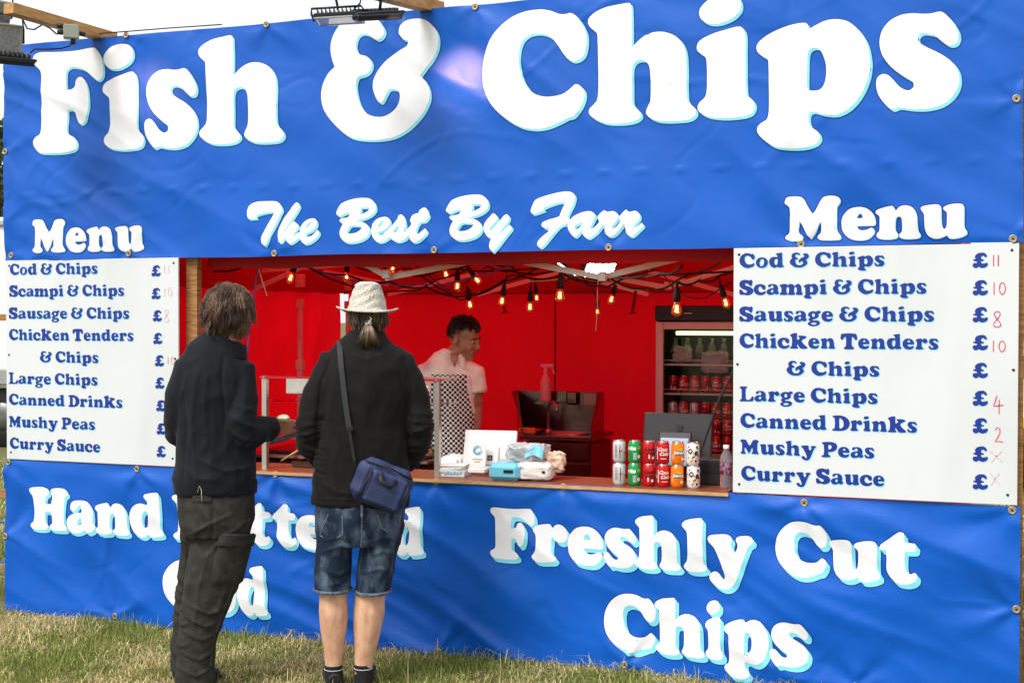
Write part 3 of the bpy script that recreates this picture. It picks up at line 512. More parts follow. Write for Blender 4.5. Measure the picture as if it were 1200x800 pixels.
YB = 0.0
top = banner('fascia_banner', 'long blue vinyl banner across the stall top with big white Fish and Chips lettering', WL, WR, ZM, ZT, h_top, YB, .0165)
eyelets(top, EU, h_top, YB)
low = banner('skirt_banner', 'wrinkled blue vinyl banner below the counter reaching down to the grass', WL, WR, -.015, ZB, h_low, YB-.003, .0165)
eyelets(low, EL, h_low, YB-.003)
def get(key): return [l for l in LINES if l[0] == key]
THIN = 'ScmgkTLDP£'
def polys_of(l, inflate=0, lo=False):
    key, text, x0, x1, z0, z1, H, bx = l
    z = (z0+z1)/2; chs = [c for c in text if c != ' ']
    bx = [(c, a, b) for c, (a, b) in zip(chs, bx)] if bx else auto_boxes(text, x0, x1, H)
    r = [place(c, a, b, z, H, lo) for c, a, b in bx]
    return [offset(p, .0002 if c in THIN else inflate) for (c, _a, _b), p in zip(bx, r)] if inflate else r
banner_text(top, 'Fish & Chips', [p for l in get('title') for p in polys_of(l)], h_top, YB, (.011, .011))
banner_text(top, 'Menu at the right', [p for l in get('menu_word_right') for p in polys_of(l)], h_top, YB, (.003, .003), edge=.005)
banner_text(top, 'Menu at the left', [p for l in get('menu_word_left') for p in polys_of(l)], h_top, YB, (.003, .003), edge=.005)
scr = []
for w_, s in SCRIPT.items():
    cs = [[(a/1000, b/1000) for a, b in spline(c, 3)] for c in parse(s)]
    big = []                                                   # give every hole to the outline around it
    holes = [any(inpoly(np.array([c[0]]), q)[0] for q in cs if q is not c) for c in cs]
    for c, hl in zip(cs, holes):
        if not hl: scr.append([c]+[q for q, h2 in zip(cs, holes) if h2 and inpoly(np.array([q[0]]), c)[0]])
banner_text(top, 'The Best By Farr in a brush script', scr, h_top, YB, (.009, .009), .012, .003)
YL = YB-.003
banner_text(low, 'Hand Battered', [p for l in get('hand') for p in polys_of(l)], h_low, YL, (.016, .018), .016)
banner_text(low, 'Cod', [p for l in get('cod') for p in polys_of(l)], h_low, YL, (.017, .019), .016)
banner_text(low, 'Freshly Cut', [p for l in get('fresh') for p in polys_of(l)], h_low, YL, (.017, .02), .016)
banner_text(low, 'Chips', [p for l in get('chips') for p in polys_of(l)], h_low, YL, (.018, .02), .016)

# ---- menu boards
def ribbon(mb, pts, wd, Y):
    """a pen stroke lying on the board"""
    n = len(pts); vs = []
    for i, p in enumerate(pts):
        a = Vector(pts[max(i-1, 0)]); b = Vector(pts[min(i+1, n-1)]); t = (b-a).normalized(); q = Vector(p)
        s = wd*(.65+.5*abs(n3(q.x*90, q.y*90)))
        vs += [(q.x-t.y*s, Y, q.y+t.x*s), (q.x+t.y*s, Y, q.y-t.x*s)]
    fs = [(2*i, 2*i+1, 2*i+3, 2*i+2) for i in range(n-1)]
    mb.add(vs, fs)
def digit(ch):
    if ch == '1': return [[(.5, 1), (.47, .5), (.5, 0)]]
    if ch == '0': return [[(.5+.42*math.cos(t), .5+.48*math.sin(t)) for t in [R(80+i*20) for i in range(19)]]]
    if ch == '8': return [[(.5+.36*math.sin(2*t)*(.85 if math.cos(t) > 0 else 1.05), .5+.5*math.cos(t)) for t in [R(i*12) for i in range(31)]]]
    if ch == '4': return [[(.4, 1), (.25, .6), (.08, .35), (.4, .36), (1.0, .42)], [(.62, .75), (.6, .3), (.62, -.15)]]
    if ch == '2': return [[(.1, .8), (.3, 1), (.6, .9), (.6, .6), (.35, .25), (.1, 0), (.5, .02), (.95, -.02)]]
    return [[(0, 1), (1, 0)], [(.9, 1), (.1, 0)]]
def pen(root, items, Y, m, name='handwritten_price'):
    for text, px, py, w_, h_ in items:
        mb = MB(); x0, z1 = wallp(px, py); x1, z0 = wallp(px+w_, py+h_); n = len(text); dx = (x1-x0)/n
        for i, ch in enumerate(text):
            for st in digit(ch):
                pts = [(x0+dx*i+dx*.85*a, z0+(z1-z0)*b) for a, b in st]
                ribbon(mb, pts, .0029, Y)
        mb.build(name, m, root, label='handwritten red %s' % text if m is MT['red_pen'] else None)
def board(name, label, x0, x1, z0, z1, key, Yf):
    root = thing(name, label, 'menu board', ((x0+x1)/2, Yf, z0))
    MB().box(((x0+x1)/2, Yf+.006, (z0+z1)/2), (x1-x0, .012, z1-z0), bev=.0015).build('panel', MT['board'], root)
    for l in get(key):
        mb = MB()
        for p in polys_of(l, lo=True, inflate=-.0012): print_mesh(p, None, Yf-.0012, None, mb)
        mb.build('lettering', MT['menu_blue'], root, label='blue printed line '+l[1])
        mc = MB()
        for i, p in enumerate(polys_of(l, lo=True)): print_mesh([[(x+.0022, z-.0022) for x, z in c] for c in p], None, Yf-.0006-.0002*(i % 2), None, mc)
        mc.build('drop_shadow', MT['cyan'], root)
    me = None
    for (x, z) in [(x0+.025, z1-.03), (x1-.03, z1-.03), (x0+.03, z0+.04), (x1-.04, z0+.045), (x0+.02, (z0+z1)/2+.03), (x1-.02, (z0+z1)/2+.02)]:
        if me is None:
            g = MB(); g.lathe([(.0, -.004), (.004, -.004), (.006, -.002), (.0065, 0)], 10, M=Matrix.Rotation(-math.pi/2, 3, 'X')); me = g.mesh('screw'); me.materials.append(MT['black_metal'])
        child('screw', me, root, Vector((x, Yf, z))-root.location)
    return root
YM = -.018
bl = board('menu_board', 'white menu board with blue text at the left end of the stall front', -3.168, -1.975, .899, 2.068, 'left', YM)
br = board('menu_board', 'white menu board with blue text and red handwritten prices, right of the opening', 1.128, 2.392, .902, 2.064, 'right', YM)
pen(br, [('11', 1162, 299, 11, 13), ('10', 1161, 331, 19, 14), ('8', 1163, 365, 13, 18), ('10', 1160, 399, 20, 13), ('4', 1163, 463, 15, 19), ('2', 1165, 500, 13, 17)], YM-.0018, MT['red_pen'])
pen(br, [('x', 1160, 527, 18, 14), ('x', 1160, 553, 14, 15)], YM-.0018, MT['faint_pen'], 'rubbed_out_price')
pen(bl, [('11', 193, 311, 10, 9), ('10', 193, 337, 12, 10), ('8', 194, 363, 8, 14)], YM-.0018, MT['faint_pen'], 'rubbed_out_price')
pen(bl, [('10', 197, 418, 11, 9)], YM-.0018, mat('pink_marker', srgb(222, 150, 160), .6))

# ---- timber frame behind the banners
def post(name, label, a, b, w_, h_, m=None, cat='timber post'):
    mb = MB(); a = Vector(a); b = Vector(b); mb.bar(a, b, w_, h_)
    o = mb.build(name, m or MT['wood']); return tag(o, label, cat)
post('timber_post', 'upright timber post beside the left menu board at the edge of the opening', (-1.935, .075, 0), (-1.935, .075, 3.3), .07, .045)
post('timber_post', 'upright timber post behind the left outer edge of the stall front', (-3.15, .075, 0), (-3.15, .075, 3.3), .06, .045)
post('timber_post', 'upright timber post behind the right menu board at the edge of the opening', (1.165, .075, 0), (1.165, .075, 3.3), .06, .045)
post('timber_post', 'upright timber post showing as a thin strip along the right outer edge of the stall', (2.392, .06, 0), (2.392, .06, 3.3), .05, .045)
post('timber_rail', 'timber rail behind the top edge of the upper blue banner', (-3.11, .075, 3.29), (2.36, .075, 3.29), .045, .045, MT['ply'], 'timber rail')
post('timber_rail', 'timber rail behind the lower edge of the upper blue banner', (-1.9, .085, 2.125), (1.13, .085, 2.125), .045, .045, MT['ply'], 'timber rail')

# ---- counter
ct = thing('serving_counter', 'plywood serving counter running the width of the opening above the blue skirt banner', 'counter', (-.4, .2, .86))
MB().box((-.403, .17, .888), (3.0, .38, .018), bev=.002).build('counter_top', MT['counter'], ct)
MB().box((-.403, -.022, .889), (3.02, .01, .015)).build('front_batten', MT['ply'], ct)
MB().box((-.403, .35, .45), (2.96, .02, .84)).build('rear_panel', MT['red_dark'], ct)

# ================================================================ gazebo behind the front
GX0, GX1, GY0, GY1, GE = -2.5, 2.15, .14, 3.05, 2.17
gz = thing('gazebo', 'red fabric gazebo forming the inside of the chip stall with a pale folding frame', 'gazebo', ((GX0+GX1)/2, 1.6, 0))
def wall_fn(a, b, z1, seed, hem=0):
    a = Vector(a); b = Vector(b); nrm = Vector((-(b-a).y, (b-a).x)).normalized()
    def fn(u, v):
        p = a.lerp(b, u); z = z1*(1-v)+.02*v
        d = .05*n3(u*(b-a).length*1.1, z*.7, seed)+.028*(1-2*abs(n3(u*(b-a).length*2.6, z*1.3, seed+4)))+.006*n3(u*(b-a).length*2+z*4, z*3-u*5, seed+8)
        return (p.x+nrm.x*d, p.y+nrm.y*d, z)
    return fn
MB().grid(wall_fn((GX0, GY1), (GX1, GY1), GE, 3), 110, 50).build('back_wall', MT['red'], gz)
MB().grid(wall_fn((GX0, GY0+.1), (GX0, GY1-.07), GE, 13), 70, 50).build('side_wall', MT['red'], gz)
MB().grid(wall_fn((GX1, GY1-.05), (GX1, GY0+.1), GE, 23), 70, 50).build('side_wall', MT['red'], gz)
pk = (-.15, 1.6, 3.0)
cs_ = [(GX0-.03, GY0), (GX1+.03, GY0), (GX1+.03, GY1+.03), (GX0-.03, GY1+.03)]
rf = MB()
for i in range(4):
    a, b = Vector((*cs_[i], GE)), Vector((*cs_[(i+1) % 4], GE)); p = Vector(pk)
    rf.grid(lambda u, v, a=a, b=b, p=p: a.lerp(b, u).lerp(p, v*.999)+Vector((0, 0, -.05*math.sin(math.pi*v))), 12, 12)
rf.build('roof', MT['red_roof'], gz)
va = MB()
for (a, b, off) in (((GX0, GY1-.06), (GX1, GY1-.06), 0), ((GX0+.05, GY0+.1), (GX0+.05, GY1-.1), 1), ((GX0+.6, GY0+.02), (GX1, GY0+.02), 2)):
    zb = 1.925 if off < 2 else 2.01
    a = Vector(a); b = Vector(b)
    va.grid(lambda u, v, a=a, b=b, off=off, zb=zb: (a.lerp(b, u).x+.01*n3(u*9, v, off), a.lerp(b, u).y+.012*n3(u*11, v*2, off+.5), GE-(GE-zb)*v+.004*math.sin(u*40)), 60, 5)
va.build('valance', MT['red_double_shade'], gz)
MB().bar((.0-.74, GY1-.045, 0), (-.74, GY1-.045, 2.1), .012, .008).build('seam', MT['red_dark'], gz)
hm = MB(); hm.bar((GX0+.1, GY1-.075, 1.925), (GX1, GY1-.075, 1.925), .006, .012); hm.build('hem', MT['red_dark'], gz)
def leg(x, y):
    g = MB(); g.box((x, y, .7), (.038, .038, 1.4), bev=.004); g.box((x, y, 1.62), (.03, .03, .5), bev=.003); g.box((x, y, 1.4), (.052, .052, .07), bev=.004); g.box((x, y, 2.0), (.055, .055, .09), bev=.005); g.box((x, y, 1.84), (.046, .046, .06), bev=.004)
    g.box((x, y, .01), (.1, .1, .012)); return g.build('leg', MT['alu'], gz)
p = at(352, 400, 1.95); leg(p.x, p.y); leg(GX0+.07, GY1-.12); leg(GX1-.1, GY1-.12); leg(GX0+.07, GY0+.12); leg(GX1-.1, GY0+.12)
def bar2(p1, p2, Y, w_=.02, m=None, h_=.03):
    a = at(*p1, Y); b = at(*p2, Y); return MB().bar(a, b, w_, h_).build('truss_bar', m or MT['alu'], gz)
for (a, b, Y) in [((410, 300), (455, 324), .34), ((452, 326), (600, 297), .37), ((568, 298), (706, 325), .34), ((704, 325), (815, 298), .37),
                  ((600, 297), (470, 322), 1.9), ((720, 326), (784, 337), 1.9), ((782, 337), (875, 309), 1.93), ((455, 333), (380, 318), 2.3), ((356, 312), (300, 338), 1.5), ((560, 345), (660, 318), 2.7), ((660, 318), (760, 345), 2.73),
                  ((352, 314), (250, 300), 1.2), ((860, 345), (760, 318), 2.75), ((455, 345), (560, 320), 2.7)]:
    bar2(a, b, Y)
for (x, y, Y) in [(453, 321, .33), (706, 324, .33), (783, 335, 1.88), (712, 326, 1.88), (470, 321, 1.86)]:
    c = at(x, y, Y); MB().box(c, (.045, .03, .05), bev=.004).build('joint', MT['alu'], gz)
c1, c2 = at(545, 345, 2.2), at(700, 345, 1.9)
MB().bar((GX0+.1, 1.6, 2.06), (GX1-.1, 1.6, 2.3), .022, .03).build('truss_bar', MT['alu'], gz)
# ================================================================ things on and behind the counter
CZ = .897
def text_pts(s, size=1.0, shear=0.0, bold=0.0):
    cu = bpy.data.curves.new('t', 'FONT'); cu.body = s; cu.size = size; cu.align_x = 'CENTER'; cu.shear = shear; cu.offset = bold; cu.resolution_u = 3
    o = bpy.data.objects.new('t', cu); COL.objects.link(o); dg = bpy.context.evaluated_depsgraph_get(); me = bpy.data.meshes.new_from_object(o.evaluated_get(dg))
    bmm = bmesh.new(); bmm.from_mesh(me); bmesh.ops.triangulate(bmm, faces=bmm.faces[:])
    v = [(p.co.x, p.co.y) for p in bmm.verts]; f = [tuple(q.index for q in t.verts) for t in bmm.faces]
    bmm.free(); bpy.data.objects.remove(o); bpy.data.curves.remove(cu); bpy.data.meshes.remove(me)
    return v, f
def wrap_mb(vf, r, z0, a0, up=False, mb=None, eps=.0006):
    """print on a cylinder: x runs round it, or up it when up is set; a0 = direction of the middle (0 = towards -y)"""
    mb = mb or MB(); v, f = vf; P = []
    for x, y in v:
        if up: x, y = -y, x
        a = a0+x/r; P.append(((r+eps)*math.sin(a), -(r+eps)*math.cos(a), z0+y))
    return mb.add(P, f, True)
def disc_pts(r, n=20, cx=0, cy=0, sy=1):
    return [(cx, cy)]+[(cx+r*math.cos(2*math.pi*i/n), cy+sy*r*math.sin(2*math.pi*i/n)) for i in range(n)], [(0, 1+i, 1+(i+1) % n) for i in range(n)]
def rect_pts(w_, h_, cx=0, cy=0, n=6):
    v = []; f = []
    for i in range(n+1):
        x = cx-w_/2+w_*i/n; v += [(x, cy-h_/2), (x, cy+h_/2)]
    for i in range(n): f.append((2*i, 2*i+2, 2*i+3, 2*i+1))
    return v, f
CR, CH = .0325, .113
bodyp = [(.0, .004), (.02, .003), (.0235, .0), (.0255, .001), (.0295, .009), (CR, .017), (CR, .096), (.0305, .102), (.0275, .107)]
lidp = [(.0275, .107), (.0285, .1095), (.0278, CH), (.0262, CH), (.0255, .108), (.0, .1075)]
g = MB(); g.lathe(bodyp, 24); CAN_BODY = g.mesh('can_body')
g = MB(); g.lathe(lidp, 24); g.box((0, -.008, .1095), (.014, .022, .0016), bev=.0006); CAN_LID = g.mesh('can_lid')
al = mat('can_aluminium', srgb(205, 205, 205), .25, 1.0)
def paintm(n, c, r=.25): return mat(n, c, r, .25)
PC = dict(red=paintm('can_red', srgb(200, 14, 22)), green=paintm('can_green', srgb(20, 150, 75)), silver=paintm('can_silver', srgb(205, 205, 206)), orange=paintm('can_orange', srgb(245, 125, 12)),
          white=paintm('can_white', srgb(238, 238, 232)), black=paintm('ink_black', srgb(20, 18, 20)), navy=paintm('ink_navy', srgb(20, 30, 100)), lime=paintm('ink_lime', srgb(150, 195, 40)), yellow=paintm('ink_yellow', srgb(245, 200, 30)))
TX = {}
def T(s, size, shear=0, bold=0):
    k = (s, size, shear, bold)
    if k not in TX: TX[k] = text_pts(*k)
    return TX[k]
def can(kind, loc, rz, label, group, yaw=None):
    root = thing('drinks_can', label, 'drinks can', loc, rz, group)
    me = CAN_BODY.copy() if False else CAN_BODY
    key = 'body_'+kind
    if key not in TX:
        m2 = CAN_BODY.copy(); m2.name = 'can_body'; m2.materials.append(PC[dict(diet='silver', sprite='green', zero='red', classic='red', fanta='orange', dots='white')[kind]]); TX[key] = m2
        ml = CAN_LID.copy(); ml.materials.append(al); TX['lid'] = ml
        gs = []
        def pr(vf, z, a, col, up=False, eps=.0006): gs.append((wrap_mb(vf, CR, z, a, up, eps=eps), PC[col]))
        if kind in ('zero', 'classic'):
            ink = 'black' if kind == 'zero' else 'white'
            pr(T('Coca', .024, .5, .0008), .066, -.1, ink); pr(T('Cola', .024, .5, .0008), .044, .1, ink); pr(T('Coca-Cola', .03, .45, .001), .045, 2.9, ink)
            if kind == 'classic': pr(rect_pts(.005, .062), .055, -.95, ink); pr(rect_pts(.03, .003), .028, .1, ink)
            else: pr(rect_pts(.006, .02), .036, -.1, 'white'); pr(rect_pts(.012, .012), .03, .55, 'white')
        if kind == 'diet':
            pr(T('C', .06, .2, .004), .042, .55, 'red'); pr(rect_pts(.003, .07), .055, .1, 'black')
            for i in range(9): pr(rect_pts(.014, .0022), .03+i*.007, -.5, 'black')
            pr(rect_pts(.004, .074), .055, 1.4, 'red')
        if kind == 'sprite':
            pr(T('Sprite', .03, .3, .0014), .066, -.9, 'white')
            for i in range(8): pr(rect_pts(.018, .0018), .052-i*.0045, .1, 'white')
            pr(rect_pts(.014, .016), .034, .75, 'white'); pr(disc_pts(.01, 16), .078, .8, 'lime')
        if kind == 'fanta':
            pr(disc_pts(.019, 20, 0, .004, .8), .062, .4, 'yellow', eps=.0004); pr(rect_pts(.046, .020), .06, .2, 'navy', eps=.0007); pr(T('FANTA', .018, .2, .0012), .0545, .2, 'white', eps=.0011)
            for i in range(5): pr(rect_pts(.012, .0018), .05-i*.005, -.85, 'white')
            pr(rect_pts(.016, .012), .03, .75, 'white')
        if kind == 'dots':
            r_ = random.Random(3)
            for i in range(34):
                pr(disc_pts(r_.uniform(.002, .006), 12), r_.uniform(.02, .092), r_.uniform(-1.8, 1.8), r_.choice(['black', 'black', 'lime', 'orange', 'red', 'green']), eps=.0004+.00003*i)
            pr(T('R', .03, .1, .0015), .05, .5, 'black', eps=.0018); pr(T('O', .028, 0, .0012), .062, -.4, 'black', eps=.0018)
        big = MB(); mats = []
        for g_, m_ in gs:
            if m_ not in mats: mats.append(m_)
            big.cur = mats.index(m_); big.add(g_.v, g_.f, True)
        pm = big.mesh('can_print'); [pm.materials.append(m_) for m_ in mats]; TX['print_'+kind] = pm
    child('body', TX[key], root); child('lid', TX['lid'], root); child('label_print', TX['print_'+kind], root)
    return root
cols = [('diet', 726, 'silver can with a red letter', 'leftmost'), ('sprite', 744, 'green lemonade can with white lettering', 'green'), ('zero', 760.5, 'red can with black script lettering', ''), ('classic', 777, 'red can with white script lettering', ''),
        ('fanta', 794, 'orange can with a navy and yellow logo', ''), ('dots', 812.5, 'white can with black and coloured dots', '')]
for i, (kind, px, desc, _) in enumerate(cols):
    q = at(px, 567+i*.7, .1); x = q.x
    for lvl in (0, 1):
        dx = rnd.uniform(-.002, .002)
        can(kind, (x+dx, .1+rnd.uniform(-.004, .004), CZ+lvl*(CH+.0005)), .28+rnd.uniform(-.12, .12), desc+(', top of its pair on the counter' if lvl else ', bottom of its pair on the counter'), 'pairs of display cans stacked on the counter')

# ---- point of sale, laptop, tablet, cable, bottle
yaw = .30
p = at(793, 520, .42); t = thing('till_screen', 'dark grey till screen seen from behind with a square logo, leaning above the stacked cans', 'till screen', (p.x, .42, CZ), 0)
tl = Matrix.Rotation(R(-14), 3, 'X')
c = at(794, 512, .42); g = MB(); g.box((c.x, .42, c.z), (.36, .02, .25), Matrix.Rotation(R(-12), 3, 'X'), .004).build('back_shell', mat('till_shell', srgb(46, 44, 44), .35, .3, bump=(200, .05, .001)), t)
g = MB(); lc = Vector((c.x+.01, .42-.0135, c.z+.055))
def frame_mb(c, w_, th, M=None, dep=.002):
    g = MB(); M = M or Matrix.Identity(3)
    for sx, sz, a, b in ((0, 1, w_, th), (0, -1, w_, th), (1, 0, th, w_-th), (-1, 0, th, w_-th)):
        g.box(Vector(c)+M @ Vector((sx*(w_-th)/2, 0, sz*(w_-th)/2)), (a, dep, b), M)
    g.box(c, (w_*.3, dep, w_*.3), M); return g
Mt = Matrix.Rotation(R(-12), 3, 'X')
frame_mb(lc, .03, .005, Mt).build('square_logo', MT['black'], t)
g = MB(); g.bar((c.x, .45, CZ), (c.x, .45, c.z-.05), .06, .02); g.box((c.x, .47, CZ+.006), (.2, .14, .012), bev=.003); g.build('stand', MT['black'], t)
t = thing('card_terminal', 'black card terminal with a pale grey screen propped behind the cans', 'card terminal', (c.x+.0, .26, CZ))
c2 = at(790, 527, .26); g = MB(); Mq = Matrix.Rotation(R(-20), 3, 'X')
g.box(c2, (.17, .014, .19), Mq, .008).build('body', MT['black'], t)
MB().box(c2+Mq @ Vector((0, -.009, -.012)), (.145, .004, .145), Mq, .002).build('screen', mat('pale_screen', srgb(150, 165, 185), .25), t)
b0 = at(830, 571, .06)
pts = [at(806, 566, .10)+Vector((0, 0, .005)), at(812, 552, .16), at(826, 515, .22), at(842, 470, .3), at(858, 438, .38), at(870, 415, .45)]
tag(MB().tube(pts, .0062, 6).build('power_cable', MT['rubber']), 'black cable rising diagonally from the cans to the right board', 'cable')
def lathe_thing(name, label, cat, loc, parts, group=None):
    root = thing(name, label, cat, loc, 0, group)
    for pn, prof, m in parts: MB().lathe(prof, 22).build(pn, m, root, local=True)
    return root
clear = mat('bottle_plastic', srgb(235, 235, 240), .12, Transmission_Weight=.85, IOR=1.2)
cola = mat('bottle_label', srgb(90, 25, 40), .4, var=(60, srgb(160, 120, 150), .45, .6))
bq = at(851, 571, .15)
lathe_thing('water_bottle', 'clear plastic bottle with a dark label standing at the right end of the counter', 'bottle', (bq.x, .15, CZ),
            [('body', [(0, .002), (.028, .002), (.031, .012), (.030, .06), (.031, .075), (.031, .14), (.026, .165), (.013, .185), (.012, .197)], clear), ('label_band', [(.0315, .07), (.0318, .071), (.0318, .128), (.0315, .129)], cola), ('cap', [(.0, .213), (.0145, .213), (.015, .2), (.015, .196)], MT['white_plastic'])])
t = thing('equipment_box', 'black plastic box beside the bottle behind the white spotted cans', 'box', (at(834, 560, .3).x, .3, CZ)); q = at(834, 545, .3)
MB().box((q.x, .3, CZ+.065), (.12, .12, .13), bev=.006).build('body', MT['black'], t); MB().box((q.x, .236, CZ+.09), (.1, .004, .05), bev=.001).build('label_panel', MT['screen'], t)

# white tablet stand, reader, cards, napkins
def tilt(px, py, Y, w_, th, h_, deg, bev=.003, yawd=0):
    c = at(px, py, Y); return c, Matrix.Rotation(R(yawd), 3, 'Z') @ Matrix.Rotation(R(deg), 3, 'X')
t = thing('tablet', 'white till tablet seen from behind leaning back on the counter', 'tablet', (at(574, 560, .3).x, .3, CZ)); c, Mx = tilt(574, 527, .3, 0, 0, 0, -18, yawd=6)
MB().box(c, (.29, .014, .215), Mx, .006).build('back_shell', MT['white_plastic'], t); MB().box(c+Vector((0, .05, -.08)), (.12, .1, .02), None, .004).build('foot', MT['white_plastic'], t)
t = thing('card_reader', 'small white square card reader with a black square logo leaning on the tablet', 'card reader', (at(578, 560, .2).x, .2, CZ)); c, Mx = tilt(577, 534, .21, 0, 0, 0, -12, yawd=4)
MB().box(c, (.085, .02, .11), Mx, .01).build('body', MT['white_plastic'], t)
frame_mb(c+Mx @ Vector((-.01, -.011, -.012)), .028, .007, Mx).build('square_logo', MT['black'], t)
t = thing('card_sign', 'little white card in a stand with a blue round doodle, in front of the tablet', 'sign', (at(560, 560, .15).x, .15, CZ)); c, Mx = tilt(560, 530, .15, 0, 0, 0, -8, yawd=4)
MB().box(c, (.09, .004, .13), Mx, .001).build('card', MT['paper'], t)
g = MB(); r_ = random.Random(4)
dood = mat('doodle_blue', srgb(110, 190, 215), .6)
for i in range(4):
    a0 = r_.uniform(0, 6); ps = [c+Mx @ Vector(((.026-.004*i)*math.cos(a0+k*.25), -.003-.0004*i, .012+(.024-.003*i)*math.sin(a0+k*.25+.1*i))) for k in range(20)]; g.tube(ps, .0013, 4)
g.build('blue_doodle', dood, t)
g = MB()
for i, (ww, zz) in enumerate(((.055, -.035), (.03, -.048))): g.box(c+Mx @ Vector((0, -.003, zz)), (ww, .002, .004), Mx)
g.build('printed_line', mat('tan_print', srgb(190, 160, 110), .6), t)
MB().box(at(560, 551, .14)+Vector((0, 0, 0)), (.095, .05, .022), None, .003).build('holder', MT['paper'], t)

def crumple(name, label, cat, c, size, seed, m, amp=.25, parts=None, rot=0, sharp=1.0):
    """thin film bag: a box-like skin pushed in and out into creases"""
    root = thing(name, label, cat, c, rot); g = MB(); nu, nv = 56, 36
    def fn(u, v):
        a = 2*math.pi*u; b = math.pi*(v-.5); ca, sa, cb, sb = math.cos(a), math.sin(a), math.cos(b), math.sin(b)
        f = lambda s: math.copysign(abs(s)**.45, s); d = Vector((f(ca)*f(cb), f(sa)*f(cb), f(sb)))
        q = d*1.7+Vector((seed, seed*.7, 0)); k = 1-amp*abs(n3(q.x, q.y, q.z))*1.6-amp*.5*abs(n3(q.x*2.6, q.y*2.6, q.z*2.6))
        return (d.x*size[0]/2*k, d.y*size[1]/2*k, max(0, size[2]/2+d.z*size[2]/2*k))
    g.grid(fn, nu, nv).build('bag_skin', m, root, local=True); return root
film = mat('bag_film_white', srgb(232, 226, 220), .35, bump=(55, .5, .006))
filmc = mat('bag_film_clear', srgb(225, 232, 235), .15, bump=(45, .7, .008), Transmission_Weight=.55, IOR=1.1)
aqua = mat('aqua_packet', srgb(115, 200, 222), .4, bump=(50, .4, .004)); peach = mat('peach_paper', srgb(225, 190, 165), .7, bump=(40, .5, .005))
aq = thing('napkin_packet', 'aqua blue packet with a small black label lying in front of the white bags', 'packet', (at(594, 556, .1).x, .1, CZ), .1)
g = MB(); g.box((0, 0, .045), (.165, .14, .09), None, .022).build('wrapper', aqua, aq, local=True)
MB().box((.025, -.0715, .05), (.05, .003, .016), None).build('label', MT['black'], aq, local=True)
b1 = crumple('paper_bag_stack', 'stack of white paper bags in crinkled film right of the aqua packet', 'bags', (at(627, 559, .12).x, .14, CZ), (.20, .16, .10), 3.3, film, .12, rot=.1)
MB().box((.055, -.077, .05), (.016, .003, .012)).build('label', MT['black'], b1, local=True)
b2 = crumple('clear_bag', 'open clear plastic bag of white paper lying on top of the bag stack', 'bags', (at(618, 540, .16).x, .17, CZ+.085), (.24, .17, .105), 8.1, filmc, .3, rot=-.1)
g = MB(); g.grid(lambda u, v: (-.08+.17*u, -.06+.1*v, .055+.03*math.sin(u*3)+.012*n3(u*4, v*4)), 12, 8); g.build('paper_inside', MT['paper'], b2, local=True)
g = MB(); g.grid(lambda u, v: (.02+.10*u, -.088+.01*math.sin(u*6)+.02*v, .03+.05*v+.02*math.sin(u*3)), 12, 8); g.build('blue_band', aqua, b2, local=True)
b3 = crumple('peach_bag', 'peach coloured paper bag corner sticking out right of the clear bag', 'bags', (at(650, 552, .2).x, .2, CZ+.03), (.12, .12, .12), 5.7, peach, .4, rot=.5)
nap = thing('napkin_pile', 'fanned pile of white napkins printed in pale blue, left of the card sign', 'napkins', (at(532, 558, .16).x, .16, CZ), .1)
for i in range(9):
    MB().box((rnd.uniform(-.006, .006), rnd.uniform(-.004, .004), .004+.0068*i), (.15-.002*i, .12, .005), (0, 0, rnd.uniform(-.07, .07)), .001).build('napkin', MT['paper'], nap, local=True)
g = MB()
for i in range(6): g.box((-.03+i*.017, -.0625, .018+.003*(i % 2)), (.012, .002, .011))
g.build('blue_print', dood, nap, local=True)
nap2 = thing('order_slips', 'loose white order slips standing up behind the napkin pile', 'paper', (at(530, 540, .24).x, .24, CZ), 0)
for i in range(4):
    MB().box((-.03+.02*i, .01*i, .045+.006*i), (.11, .0015, .08), (R(-25+6*i), R(rnd.uniform(-6, 6)), R(-8+6*i))).build('slip', MT['paper'], nap2, local=True)

# ---- glass guard and hot display
gd = thing('glass_guard', 'glass sneeze guard with square steel posts on the counter behind the two customers', 'glass guard', (-.97, .3, CZ))
for (px, Y) in ((311, .10), (513, .10)):
    p = at(px, 500, Y); g = MB(); g.bar((p.x, Y, CZ), (p.x, Y, 1.395), .028, .028); g.build('post', mat('guard_post', srgb(205, 198, 188), .3, .75), gd)
    g = MB(); g.lathe([(0, .02), (.012, .019), (.02, .012), (.016, .0), (.0, .0)], 14, (p.x, Y, 1.395)); g.build('post_knob', MT['steel'], gd)
xL, xR = at(311, 500, .10).x, at(513, 500, .10).x
MB().box(((xL+xR)/2, .21, 1.405), (xR-xL+.05, .28, .008), bev=.002).build('glass_top', MT['glass'], gd)
MB().box(((xL+xR)/2, .21, 1.275), (xR-xL+.02, .26, .006), bev=.002).build('glass_shelf', MT['glass'], gd)
MB().box(((xL+xR)/2-.1, .34, 1.345), (xR-xL-.2, .03, .09), bev=.004).build('heated_gantry', mat('gantry_enamel', srgb(205, 205, 195), .35, .2), gd)
g = MB(); g.box(((xL+xR)/2, .085, 1.405), (xR-xL+.05, .006, .012)); g.build('red_accent', mat('red_edge_reflection', srgb(190, 25, 40), .3), gd)  # red reflection along the glass edge, built as a coloured strip
hc = thing('hot_cupboard', 'low steel serving cabinet behind the counter below the glass guard', 'serving cabinet', (-1.2, .9, 0))
steel_reflect = mat('steel_red_reflection', srgb(95, 70, 62), .22, .9, bump=(18, .15, .002, (1, 1, 6)))  # red reflection in the stainless steel is put into this colour
MB().box((-1.28, .78, .45), (1.15, .5, .9), bev=.01).build('body', steel_reflect, hc)
MB().box((-1.28, .78, .915), (1.19, .54, .022), bev=.004).build('worktop', MT['stainless'], hc)
